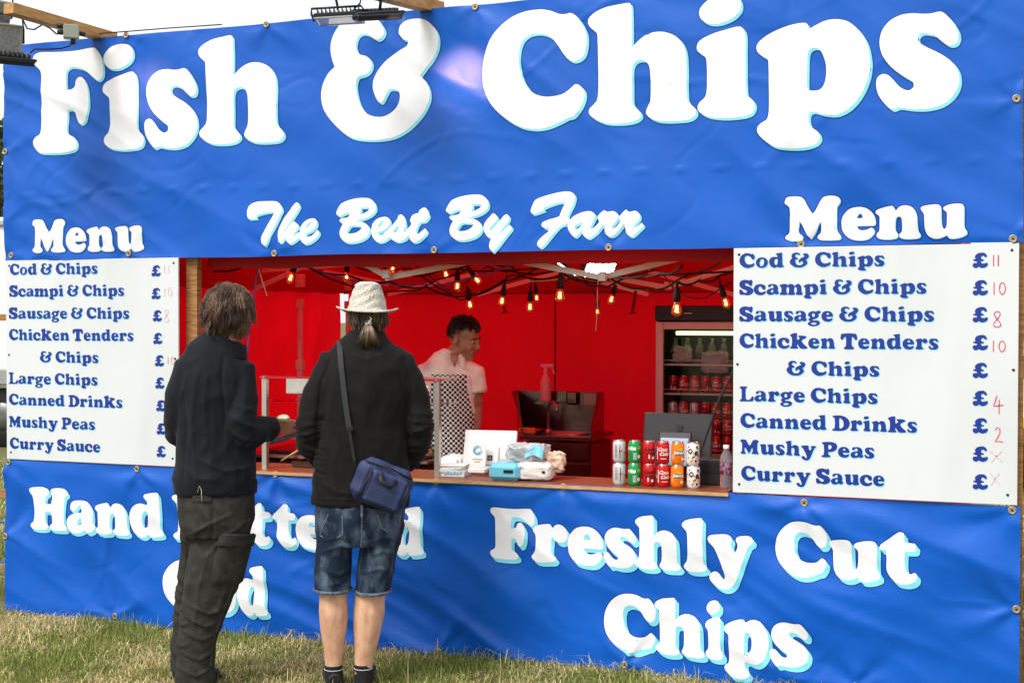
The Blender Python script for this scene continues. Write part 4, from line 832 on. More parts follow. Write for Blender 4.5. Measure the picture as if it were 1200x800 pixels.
for i in range(3): MB().box((-1.66+.38*i, .80, .935), (.33, .38, .018), bev=.006).build('pan_lid', steel_reflect, hc)
g = MB(); g.tube([at(330, 540, .45), at(352, 526, .45)], .008, 8); tag(g.build('tongs', MT['wood_y']), 'wooden handled tongs lying across the steel tray behind the glass guard post', 'tongs')
tr = thing('steel_tray', 'shallow steel tray on the counter behind the left guard post', 'tray', (-1.2, .33, CZ))
g = MB(); g.box((0, 0, .006), (.36, .26, .006)); [g.box(c_, s_) for c_, s_ in (((0, .13, .02), (.36, .006, .03)), ((0, -.13, .02), (.36, .006, .03)), ((.18, 0, .02), (.006, .26, .03)), ((-.18, 0, .02), (.006, .26, .03)))]; g.build('pan', steel_reflect, tr, local=True)
bk = at(495, 461, .35); bb = thing('menu_card', 'small white card clipped below the right end of the glass guard', 'card', tuple(bk)); MB().box((0, 0, 0), (.06, .004, .09), (0, R(3), 0)).build('card', MT['paper'], bb, local=True)

# ---- sink unit at the back
sx0, sx1 = at(610, 510, 2.2).x, at(692, 512, 2.2).x
sk = thing('sink_unit', 'free standing stainless steel hand wash sink with a tall splashback against the red wall', 'sink', ((sx0+sx1)/2, 2.5, 0))
sst = mat('sink_steel', srgb(120, 104, 96), .2, 1.0, bump=(10, .2, .003))
W = sx1-sx0; xc = (sx0+sx1)/2
MB().box((xc, 2.47, .44), (W, .52, .88), bev=.006).build('cabinet', mat('sink_cabinet', srgb(92, 62, 56), .3, .8), sk)  # cabinet colour holds the red that its steel reflects
for i, (z, h_) in enumerate(((.83, .12), (.62, .26), (.33, .26))): MB().box((xc, 2.2, z), (W-.02, .016, h_), bev=.003).build('drawer_front', sst, sk)
MB().box((xc, 2.47, .915), (W+.02, .56, .03), bev=.004).build('worktop', sst, sk)
g = MB(); g.lathe([(.0, -.06), (.09, -.055), (.13, -.02), (.138, .002), (.15, .005), (.15, .0)], 28, (xc+.03, 2.42, .932), sy=.75); g.build('basin', mat('basin_copper_reflection', srgb(220, 150, 120), .25, 1.0), sk)  # copper tone is a reflection put into the basin colour
z1 = at(650, 458, 2.72).z
xl = at(606, 458, 2.72).x; xr = at(707, 458, 2.72).x
MB().box(((xl+xr)/2, 2.73, (z1+.93)/2), (xr-xl, .015, z1-.93), bev=.003).build('splashback', sst, sk)
for x, xb in ((xl, sx0), (xr, sx1)):
    g = MB(); P_ = [(xb, 2.22, .93), (xb, 2.22, 1.0), (x, 2.6, z1), (x, 2.72, z1), (x, 2.72, .93)]; d = .006 if x == xl else -.006
    g.add([Vector(p_) for p_ in P_]+[Vector(p_)+Vector((d, 0, 0)) for p_ in P_], [(0, 1, 2, 3, 4), (9, 8, 7, 6, 5)]+[(i, i+5, (i+1) % 5+5, (i+1) % 5) for i in range(5)]); g.build('side_panel', sst, sk)
tp = at(640, 508, 2.5); g = MB(); zz = .93
g.tube([(tp.x, 2.55, zz), (tp.x, 2.55, zz+.13), (tp.x+.01, 2.54, zz+.19), (tp.x+.05, 2.5, zz+.215), (tp.x+.09, 2.46, zz+.19), (tp.x+.10, 2.44, zz+.14)], .011, 10); g.lathe([(0, .02), (.025, .018), (.03, 0)], 14, (tp.x, 2.55, zz)); g.build('tap', MT['steel'], sk)
q = at(692, 468, 2.71); MB().box((q.x, 2.71, q.z), (.1, .02, .085), bev=.006).build('socket_plate', MT['grey_plastic'], sk)
q2 = at(671, 466, 2.71); MB().box((q2.x, 2.7, q2.z), (.09, .03, .1), bev=.015).build('towel_holder', sst, sk)
sb = at(638, 462, 2.62)
MB().box((sb.x, 2.665, 1.125), (.14, .11, .012)).build('ledge', sst, sk)
pink = mat('spray_plastic', srgb(225, 150, 150), .35)
t = thing('spray_bottle', 'pinkish trigger spray bottle standing by the left end of the sink splashback', 'spray bottle', (sb.x, 2.65, 1.131))
MB().lathe([(0, 0), (.037, .002), (.04, .02), (.04, .13), (.032, .17), (.016, .2), (.014, .215)], 20).build('body', pink, t, local=True)
g = MB(); g.lathe([(.0, .25), (.015, .25), (.018, .215), (.018, .205)], 16); g.box((.012, 0, .262), (.10, .024, .028), None, .006); g.bar((.045, 0, .255), (.065, 0, .205), .008, .01); g.build('trigger_head', pink, t, local=True)
q = at(618, 505, 2.3); t = thing('sponge', 'orange sponge on the left edge of the sink worktop', 'sponge', (q.x, 2.3, .93)); MB().box((0, 0, .022), (.12, .07, .042), (0, 0, .1), .01).build('foam', mat('sponge_orange', srgb(215, 120, 70), .9, bump=(200, .8, .004)), t, local=True)

# ---- drinks fridge
FY = 2.25; fx0 = at(769, 450, FY).x; fx1 = fx0+.78; fz1 = at(790, 358, FY).z
fr = thing('drinks_fridge', 'tall glass door drinks fridge with a lit top, in the right corner behind the counter', 'fridge', ((fx0+fx1)/2, FY+.3, 0))
shell = mat('fridge_shell', srgb(35, 34, 36), .4, .2); inner = mat('fridge_inner', srgb(120, 125, 118), .5); ffr = mat('door_frame_red_reflection', srgb(205, 165, 155), .35, .3)  # pink of the door frame is reflected red put into its colour
FD = .62; th = .03; zb = .12
MB().box((fx0+th/2, FY+FD/2+.03, (zb+fz1)/2), (th, FD, fz1-zb), bev=.004).build('side', shell, fr); MB().box((fx1-th/2, FY+FD/2+.03, (zb+fz1)/2), (th, FD, fz1-zb), bev=.004).build('side', shell, fr)
MB().box(((fx0+fx1)/2, FY+FD+.03, (zb+fz1)/2), (fx1-fx0, th, fz1-zb)).build('back', inner, fr); MB().box(((fx0+fx1)/2, FY+FD/2, zb/2), (fx1-fx0, FD, zb)).build('plinth', shell, fr)
hz = at(790, 376, FY).z
MB().box(((fx0+fx1)/2, FY+FD/2-.01, (fz1+hz)/2), (fx1-fx0+.01, FD+.04, fz1-hz), bev=.006).build('header', MT['black'], fr)
q = at(806, 367, FY-.04); MB().box((q.x, FY-.034, (fz1+hz)/2), (.05, .004, .006)).build('badge', MT['white_plastic'], fr)
q = at(788, 362, FY-.04); MB().box((q.x, FY-.034, (fz1+hz)/2), (.014, .004, .014)).build('switch', MT['white_plastic'], fr)
dz1 = hz-.006; dw = .05
dr = MB()
for c_, s_ in (((fx0+dw/2, FY, (zb+dz1)/2), (dw, .035, dz1-zb)), ((fx1-dw/2, FY, (zb+dz1)/2), (dw, .035, dz1-zb)), (((fx0+fx1)/2, FY, dz1-dw/2), (fx1-fx0-2*dw, .033, dw)), (((fx0+fx1)/2, FY, zb+dw/2), (fx1-fx0-2*dw, .033, dw))): dr.box(c_, s_, None, .003)
dr = dr.build('door', ffr, fr)
pane = MB().box(((fx0+fx1)/2, FY, (zb+dz1)/2), (fx1-fx0-2*dw, .006, dz1-zb-2*dw)).build('pane', mat('door_glass', (1, 1, 1, 1), .02, Transmission_Weight=1.0, IOR=1.25), dr)
tub = MB().tube([(fx0+.12, FY+.07, dz1-.075), (fx1-.12, FY+.07, dz1-.075)], .013, 10).build('light_tube', emis('tube_light', (.72, 1, .38, 1), 1.3), fr)
shz = [at(800, y, FY+.1).z for y in (427, 461, 531)]
for z in shz:
    g = MB()
    for k in range(11): g.bar((fx0+.03, FY+.06+.05*k, z), (fx1-.03, FY+.06+.05*k, z), .005)
    g.bar((fx0+.03, FY+.055, z), (fx1-.03, FY+.055, z), .016, .012); g.bar((fx0+.03, FY+.055, z+.03), (fx1-.03, FY+.055, z+.03), .005)
    g.build('shelf', mat('shelf_wire', srgb(190, 160, 155), .4, .5), fr)
nx = 9; sp = .0735
for row, (z, desc) in enumerate(((shz[1]+.008, 'red cola can in the row on the middle shelf inside the fridge'), (shz[2]+.008, 'red cola can in the lowest layer of the stack inside the fridge'), (shz[2]+.008+CH, 'red cola can in the middle layer of the stack inside the fridge'), (shz[2]+.008+2*CH, 'red cola can in the top layer of the stack inside the fridge'))):
    for i in range(nx):
        k = 'classic' if (row+i) % 3 else 'zero'
        if row == 3 and i in (0, 1, 2): k = 'diet' if i != 1 else 'classic'
        can(k, (fx0+.09+sp*i, FY+.11+rnd.uniform(-.006, .006), z), rnd.uniform(-.9, .9), desc if k != 'diet' else 'silver and red cola can at the left of the top layer inside the fridge', 'cans on the fridge shelves')
bot = None
g = MB(); g.lathe([(0, .0), (.028, .0), (.031, .01), (.031, .08), (.026, .11), (.012, .14), (.012, .155), (.015, .156), (.015, .17), (0, .17)], 16); bm_ = g.mesh('bottle_body'); bm_.materials.append(clear)
g = MB(); g.lathe([(.0315, .03), (.032, .031), (.032, .075), (.0315, .076)], 16); bl_ = g.mesh('bottle_label'); bl_.materials.append(mat('bottle_label_green', srgb(80, 90, 70), .5))
for i in range(8):
    t = thing('water_bottle', 'clear bottle in the row on the top shelf of the fridge under the light tube', 'bottle', (fx0+.1+.082*i, FY+.14+rnd.uniform(-.01, .01), shz[0]+.008), rnd.uniform(0, 3), 'bottles on the top fridge shelf')
    child('body', bm_, t); child('label_band', bl_, t)
q = at(800, 420, FY+.08); crumple('plastic_bag', 'crumpled clear bag hanging over the front of the top fridge shelf at the left', 'bag', (q.x, FY+.075, shz[0]+.01), (.14, .06, .12), 4.4, filmc, .4)
q = at(838, 425, FY+.08); crumple('plastic_bag', 'crumpled clear bag hanging over the front of the top fridge shelf near the menu board', 'bag', (q.x, FY+.075, shz[0]-.06), (.2, .06, .16), 6.4, filmc, .45)

# ================================================================ string lights, cords and roof lamp
hp = [(.0, .03), (.010, .03), (.0125, .024), (.014, .004), (.017, -.012), (.017, -.034), (.0135, -.036)]
g = MB(); g.lathe(hp, 12); g.tube([(0, 0, .03), (0, 0, .055)], .006, 6); SOCK = g.mesh('lamp_holder'); SOCK.materials.append(MT['rubber'])
g = MB(); g.lathe([(.012, -.034), (.0135, -.044), (.021, -.062), (.0235, -.076), (.021, -.09), (.012, -.1), (.0, -.103)], 14); BULB = g.mesh('bulb'); bg_ = mat('bulb_glass', srgb(255, 190, 130), .05, Transmission_Weight=.9, IOR=1.15); BULB.materials.append(bg_)
g = MB()
for k in range(6): a = k*1.047; g.tube([(.006*math.cos(a), .006*math.sin(a), -.05), (.009*math.cos(a+.4), .009*math.sin(a+.4), -.082)], .0022, 5)
g.ell((0, 0, -.068), (.009, .009, .018), 8, 6); FIL = g.mesh('filament'); FIL.materials.append(MT['bulb'])
def string_light(label, cable_px, bulbs, grp='festoon strings of bulbs under the canopy'):
    root = thing('string_lights', label, 'string lights', tuple(at(*cable_px[len(cable_px)//2])), 0, grp)
    P = [at(*c_) for c_ in cable_px]; pts = []
    for i in range(len(P)-1):
        for k in range(6):
            t = k/6; q = P[i].lerp(P[i+1], t); q.z -= .022*math.sin(math.pi*t); pts.append(q)
    pts.append(P[-1]); g = MB(); g.tube(pts, .0062, 6)
    g.build('cable', MT['rubber'], root)
    L0 = root.location
    for (px, py, Y, tx, k) in bulbs:
        b = at(px, py, Y)                 # middle of the glass
        rt = (R(rnd.uniform(-8, 8)), R(tx), 0); Mr = Euler(rt).to_matrix(); o_ = b-Mr @ Vector((0, 0, -.075*k)); top_ = o_+Mr @ Vector((0, 0, .05*k))
        s = child('lamp_holder', SOCK, root, o_-L0, rt, (k, k, k)); child('bulb', BULB, s); child('filament', FIL, s)
        near = min(pts, key=lambda p_: (p_-top_).length)
        if (near-top_).length > .02: MB().tube([top_, top_.lerp(near, .5)+Vector((.008, 0, .004)), near], .004, 5).build('drop_lead', MT['rubber'], root)
    return root
string_light('black string of glowing bulbs looping from the left corner to above the straw hat', [(250, 318, .5), (300, 306, .5), (352, 309, .55), (407, 322, .7), (458, 330, .9), (500, 336, 1.2), (545, 347, 1.3), (590, 330, 1.3), (640, 306, 1.0)],
             [(340, 327, .5, 18, 1.05), (406, 326, .7, 3, .95), (551, 358, 1.25, -14, 1.0)])
string_light('black string of glowing bulbs across the middle of the canopy above the vendor', [(398, 300, .6), (440, 318, .9), (475, 322, 1.1), (520, 315, 1.2), (560, 305, 1.2), (600, 318, 1.2), (655, 316, 1.0), (690, 330, 1.1), (720, 322, 1.0), (776, 320, .7), (800, 310, .6)],
             [(460, 317, 1.1, 5, .9), (523, 323, 1.15, -12, .95), (536, 337, 1.2, 2, 1.05), (560, 329, 1.2, -38, 1.0), (588, 354, 1.2, 8, 1.0), (656, 348, .95, 2, 1.2)])
string_light('black string of glowing bulbs sagging from the roof lamp towards the drinks fridge', [(560, 300, 1.0), (600, 312, 1.2), (622, 326, 1.3), (665, 318, 1.2), (718, 328, 1.1), (760, 338, 1.1), (792, 330, .8), (820, 328, .8), (845, 322, .8), (880, 300, .7)],
             [(621, 361, 1.3, 0, 1.05), (629, 350, 1.5, -5, .8), (700, 366, 1.4, 0, .7), (716, 352, 1.2, 18, .95), (793, 364, .75, 0, 1.25), (851, 356, .8, -18, 1.0)])
def cord(name, label, px, r, m, cat='cord'):
    P = [at(*c_) for c_ in px]; return tag(MB().tube(P, r, 6).build(name, m), label, cat)
cord('blue_cord', 'blue cord hanging behind the head of the man in the dark fleece', [(303, 296, .35), (300, 330, .35), (296, 360, .36), (292, 392, .36), (289, 420, .38), (287, 470, .4)], .0045, MT['blue_cord'])
cord('blue_cord', 'blue cord stretched below the string lights across the left of the canopy', [(352, 309, .45), (380, 320, .5), (420, 331, .6), (470, 334, .7), (520, 333, .7), (570, 322, .6), (610, 306, .5)], .004, MT['blue_cord'])
cord('pale_string', 'short pale string dangling from the canopy near the left opening post', [(302, 300, .3), (304, 318, .3), (309, 334, .3), (313, 347, .3)], .0028, MT['string'], 'string')
cord('pale_string', 'long thin pale string dangling below the roof lamp', [(701, 322, 1.0), (700, 345, 1.0), (700, 365, 1.0), (698, 388, 1.0)], .0022, MT['string'], 'string')
cord('brown_cable', 'thin tan cable swagging right of the roof lamp with a bare holder', [(620, 330, 1.1), (650, 328, 1.1), (680, 322, 1.1), (706, 322, 1.1), (722, 333, 1.1), (740, 340, 1.1), (770, 338, 1.1), (790, 334, 1.1)], .003, MT['string'], 'cable')
cord('black_cable', 'black cable looping loosely beside the fridge header', [(776, 320, .9), (790, 338, .9), (805, 348, .9), (825, 350, .9), (858, 330, .9)], .0035, MT['rubber'], 'cable')
for lb, pp in (('black cable drooping between the left bulbs and the hat', [(352, 308, .6), (385, 326, .7), (420, 338, .8), (450, 342, .9), (490, 340, 1.0), (512, 328, 1.1), (545, 318, 1.2)]),
               ('black cable knotted round the middle truss joint', [(430, 296, .6), (455, 318, .7), (480, 314, .8), (512, 336, 1.0), (540, 352, 1.2), (575, 338, 1.2), (600, 322, 1.1), (630, 328, 1.0)]),
               ('black cable running flat under the canopy to the roof lamp', [(505, 312, 1.0), (560, 318, 1.0), (610, 316, .9), (655, 312, .8), (690, 324, .8), (730, 326, .8), (780, 322, .8), (862, 318, .7)]),
               ('black cable swinging down left of the roof lamp', [(640, 300, .9), (662, 318, .9), (690, 334, 1.0), (712, 336, 1.0), (735, 324, 1.0), (770, 316, .9)]),
               ('black cable looping above the fridge header to the right board', [(790, 330, .8), (806, 322, .8), (828, 316, .75), (846, 306, .7), (862, 298, .6)]),
               ('black cable bundle under the banner edge near the roof lamp', [(640, 298, .5), (656, 306, .5), (672, 318, .55), (664, 330, .6), (655, 320, .6)])):
    cord('black_cable', lb, pp, .0055, MT['rubber'], 'cable')
cord('black_cable', 'black cable crossing the canopy above the vendor in a steep diagonal', [(455, 292, .8), (480, 306, .9), (530, 344, 1.2), (562, 318, 1.1), (590, 300, 1.0)], .0035, MT['rubber'], 'cable')
for lb, a, b in (('narrow metal bracket hanging under the canopy left of the roof lamp', (587, 350), (592, 366)), ('narrow metal bracket hanging under the canopy right of the roof lamp', (745, 346), (741, 367))):
    p1, p2 = at(*a, 2.0), at(*b, 2.0); g = MB(); g.bar(p1+Vector((0, 0, .03)), p2, .008, .02); g.box(p2, (.05, .02, .01)); tag(g.build('hook', MT['red_dark']), lb, 'bracket')
q = at(702, 312, .7); lm = thing('roof_lamp', 'bright square work lamp hanging under the canopy in the middle', 'lamp', tuple(q), .75)
MB().box((0, 0, .01), (.19, .15, .04), (R(-50), 0, 0), .008).build('housing', MT['black'], lm, local=True)
MB().box((-.0, -.022, -.012), (.165, .125, .006), (R(-50), 0, 0), .003).build('diffuser', emis('lamp_white', (1, .93, .82, 1), 22.0), lm, local=True)
q = at(662, 311, .9); lm2 = thing('roof_lamp', 'slim white strip lamp hanging at a slant left of the square work lamp', 'lamp', tuple(q), .3)
MB().box((0, 0, 0), (.16, .035, .02), (0, R(35), 0), .006).build('housing', MT['black'], lm2, local=True); MB().box((0, -.006, -.014), (.15, .028, .008), (0, R(35), 0), .003).build('diffuser', emis('strip_white', (1, .96, .9, 1), 2.5), lm2, local=True)

# ================================================================ floodlights on beams over the fascia
tag(MB().bar(at(119, 41, 0)+Vector((0, .1, 0)), at(10, 10, -.62), .075, .055).build('timber_beam', MT['wood_y']), 'timber beam sticking out over the top left corner carrying two floodlights', 'timber beam')
tag(MB().bar(at(502, 3, -.03)+Vector((0, .14, .0)), at(420, -14, -.55), .07, .06).build('timber_beam', MT['wood_y']), 'timber beam sticking out over the top of the banner above the ampersand', 'timber beam')
jb = at(83.5, 38, -.30); t = thing('junction_box', 'grey plastic junction box with cable glands on the left timber beam', 'junction box', tuple(jb), view_yaw(83))
MB().box((0, 0, 0), (.083, .05, .078), None, .006).build('box', MT['grey_plastic'], t, local=True); MB().box((0, -.028, 0), (.078, .008, .073), None, .003).build('lid', MT['grey_plastic'], t, local=True)
for c_, a in (((-.055, 0, .03), 'x'), ((-.055, 0, -.005), 'x'), ((.055, 0, -.005), 'x'), ((.01, 0, -.05), 'z')):
    g = MB(); M_ = Matrix.Rotation(math.pi/2, 3, 'Y') if a == 'x' else Matrix.Identity(3); g.lathe([(0, -.018), (.012, -.018), (.014, 0), (.012, .018), (0, .018)], 10, c_, M_); g.build('cable_gland', MT['black'], t, local=True)
led = mat('led_face', srgb(150, 150, 146), .25, bump=(260, .8, .003), var=(90, srgb(132, 132, 128), .45, .55))
def flood(label, loc, rz, rx, size=.19, dep=.045, ry=0, face=led, brk=True):
    """built facing -y, then turned: rz about the vertical, rx tips the face downwards"""
    root = thing('floodlight', label, 'floodlight', tuple(loc), 0, 'floodlights above the fascia banner', rot=Euler((rx, ry, rz), 'XYZ'))
    s = size; g = MB(); g.box((0, 0, 0), (s, dep*.45, s*.78), None, .006)
    for i in range(11): g.box((-s*.42+s*.084*i, dep*.42, 0), (.004, dep*.6, s*.66))
    g.build('housing', MT['black_metal'], root, local=True)
    g = MB()
    for c_, s_ in (((0, -dep*.26, s*.36), (s*.99, .012, s*.06)), ((0, -dep*.26, -s*.36), (s*.99, .012, s*.06)), ((s*.465, -dep*.26, 0), (s*.06, .0125, s*.66)), ((-s*.465, -dep*.26, 0), (s*.06, .0125, s*.66))): g.box(c_, s_, None, .003)
    g.build('bezel', MT['steel'] if face is not led else (MT['black_metal'] if rx > 1.2 else MT['grey_plastic']), root, local=True)
    MB().box((0, -dep*.25, 0), (s*.87, .006, s*.66)).build('face', face, root, local=True)
    if brk:
        g = MB(); g.tube([(-s*.54, 0, 0), (-s*.54, .01, s*.3), (-s*.5, .02, s*.62), (s*.5, .02, s*.62), (s*.54, .01, s*.3), (s*.54, 0, 0)], .006, 4)
        for sx in (-1, 1): g.lathe([(0, -.006), (.012, -.006), (.012, .006), (0, .006)], 8, (sx*s*.53, 0, 0), Matrix.Rotation(math.pi/2, 3, 'Y'))
        g.build('bracket', MT['black_metal'], root, local=True)
    return root
vy = view_yaw(20)
flood('grey faced floodlight at the top left corner, lower of the two facing the viewer', at(1, 46, -.5), vy+.25, R(10), .22, .05)
flood('floodlight at the very top left edge of the view, tilted above its twin', at(-9, 16, -.5), vy+.5, R(25), .20, .05)
flood('black floodlight lying flat at the top left with its glass turned down to the banner', at(6, 69, -.5), vy+.1, R(106), .28, .055)
flood('black floodlight with a grey bracket right of its twin above the ampersand, seen edge on', at(442, 19, -.42), view_yaw(440)+.15, R(104), .22, .05, ry=R(-6))
flood('flat floodlight with a pale glass face turned down, left of its twin above the ampersand', at(398, 21, -.42), view_yaw(400)-.1, R(92), .24, .05, ry=R(-4), face=mat('flood_glass', srgb(200, 200, 215), .1))
def lead(label, px, r=.0045): return cord('black_cable', label, px, r, MT['rubber'], 'cable')
lead('black cable from the floodlights sagging to the side gland of the junction box', [(10, 10, -.58), (25, 20, -.5), (32, 34, -.4), (40, 35, -.35), (50, 29, -.25), (58, 33, -.2), (66, 40, -.12), (73, 40, -.1)])
lead('black cable from the bottom of the junction box back to the flat floodlight', [(84, 47, -.1), (82, 54, -.12), (72, 57, -.15), (55, 58, -.25), (40, 58, -.4), (36, 62, -.48)])
lead('black cable running on the beam and along the top of the banner', [(94, 40, -.1), (110, 40, -.04), (150, 37, -.02), (200, 33, -.01), (260, 29, 0)], .0035)
lead('black cable hanging in a fork above the flat floodlight', [(392, -8, -.45), (395, 5, -.43), (396, 12, -.42)], .007)
lead('black cable loop hanging above the ampersand floodlights', [(424, -8, -.45), (422, 4, -.43), (414, 12, -.42), (411, 16, -.42)], .004)
lead('black twisted cable above the edge on floodlight', [(445, -8, -.45), (446, 4, -.43), (445, 12, -.42)], .008)
# the two lamps throw a soft pinkish pool on the banner
for (px, py, lx, ly, e) in ((541, 95, 455, 20, 17), (170, 105, 60, 70, 5)):
    tgt = at(px, py, 0); src = at(lx, ly, -.5); ld = bpy.data.lights.new('flood_beam', 'SPOT'); ld.energy = e; ld.color = (1, .5, .45); ld.spot_size = R(42); ld.spot_blend = 1; ld.shadow_soft_size = .05
    lo = bpy.data.objects.new('flood_beam', ld); COL.objects.link(lo); lo.location = src; lo.rotation_euler = (src-tgt).to_track_quat('Z', 'Y').to_euler()
# ================================================================ people
def skin(mb, name, mt, parent, vox=.008, smooth=6, disp=None, label=None, subs=0, lines=None):
    """close the lofted volumes into one continuous surface"""
    me = mb.mesh('tmp'); o = bpy.data.objects.new('tmp', me); COL.objects.link(o)
    r = o.modifiers.new('r', 'REMESH'); r.mode = 'VOXEL'; r.voxel_size = vox; r.use_smooth_shade = True
    s = o.modifiers.new('s', 'SMOOTH'); s.factor = .5; s.iterations = smooth
    dg = bpy.context.evaluated_depsgraph_get(); m2 = bpy.data.meshes.new_from_object(o.evaluated_get(dg)); bpy.data.objects.remove(o); bpy.data.meshes.remove(me)
    n = len(m2.vertices)
    if disp:
        co = np.empty(n*3); no = np.empty(n*3); m2.vertices.foreach_get('co', co); m2.vertices.foreach_get('normal', no); co = co.reshape(-1, 3); no = no.reshape(-1, 3)
        d = np.array([disp(*p) for p in co.tolist()]); co += no*d[:, None]
        for pl, amp, wd in (lines or []):
            dmin = np.full(n, 9.0); tt = np.zeros(n)
            for k in range(len(pl)-1):
                a_ = np.array([pl[k].x, pl[k].z]); b_ = np.array([pl[k+1].x, pl[k+1].z]); ab = b_-a_; q_ = co[:, [0, 2]]-a_; t_ = np.clip((q_@ab)/(ab@ab), 0, 1); dd = np.hypot(*(q_-t_[:, None]*ab).T); m_ = dd < dmin; tt = np.where(m_, (k+t_)/(len(pl)-1), tt); dmin = np.minimum(dmin, dd)
            co += no*(amp*np.exp(-(dmin/wd)**1.5)*np.clip(-no[:, 1]*1.4+.1, 0, 1)*np.sin(np.pi*(.12+.76*tt)))[:, None]
        m2.vertices.foreach_set('co', co.ravel()); m2.update()
    m2.polygons.foreach_set('use_smooth', [True]*len(m2.polygons)); m2.name = name
    m2.materials.clear()
    return link(name, m2, mt, parent, True, label)
def rid(x, y, z): return 1-2*abs(n3(x, y, z))
def add_head(mb, c, M, s=1.0, face=True):
    c = Vector(c)
    def E(p, r, rot=None): mb.ell(c+M @ (Vector(p)*s), Vector(r)*s, 18, 14, (M @ rot) if rot is not None else M)
    E((0, .012, .03), (.074, .094, .096)); E((0, -.03, -.025), (.063, .060, .088)); E((0, -.042, -.083), (.042, .044, .032)); E((0, -.01, -.07), (.055, .062, .045))
    for sx in (-1, 1):
        E((sx*.077, .008, -.008), (.009, .018, .031), Matrix.Rotation(sx*.35, 3, 'Z')); E((sx*.036, -.068, -.028), (.024, .022, .026)); E((sx*.03, -.080, .022), (.026, .012, .008)); E((sx*.012, -.103, -.034), (.009, .011, .009))
    def W(p): return c+M @ (Vector(p)*s)
    mb.tube([W((0, -.082, .012)), W((0, -.096, -.006)), W((0, -.112, -.028)), W((0, -.098, -.042))], [.008*s, .010*s, .013*s, .007*s], 10)
    E((0, -.083, -.058), (.024, .011, .0065)); E((0, -.081, -.070), (.021, .011, .0075)); E((0, -.078, -.098), (.018, .014, .014))
def add_hand(mb, wrist, M, s=1.0, curl=.5, side=1):
    """M columns: x across the palm (thumb side = side), y out of the back of the hand, z from the wrist to the fingers"""
    w0 = Vector(wrist); W = lambda p: w0+M @ (Vector(p)*s)
    mb.tube([W((0, 0, -.02)), W((0, 0, .01)), W((0, 0, .05)), W((0, 0, .085))], [(.027*s, .018*s), (.033*s, .017*s), (.041*s, .016*s), (.040*s, .013*s)], 12)
    for i, (fx, L) in enumerate(((.028, .072), (.010, .080), (-.009, .075), (-.027, .058))):
        x = fx*side; a = curl*(.8+.12*i); pts = [W((x, 0, .075))]; ang = a*.6; p = Vector((x*1.08, 0, .088))
        for k, f in enumerate((.45, .32, .25)):
            q = p+Vector((x*.05, -math.sin(ang), math.cos(ang)))*L*f; pts.append(W(p)); p = q; ang += a
        pts.append(W(p)); mb.tube(pts, [.0098*s, .0098*s, .0092*s, .0086*s, .0068*s], 8)
    t = [Vector((.024*side, -.004, .012)), Vector((.045*side, -.012, .032)), Vector((.058*side, -.022, .056)), Vector((.060*side, -.034, .078))]
    mb.tube([W(p) for p in t], [.015*s, .0135*s, .011*s, .0085*s], 8)
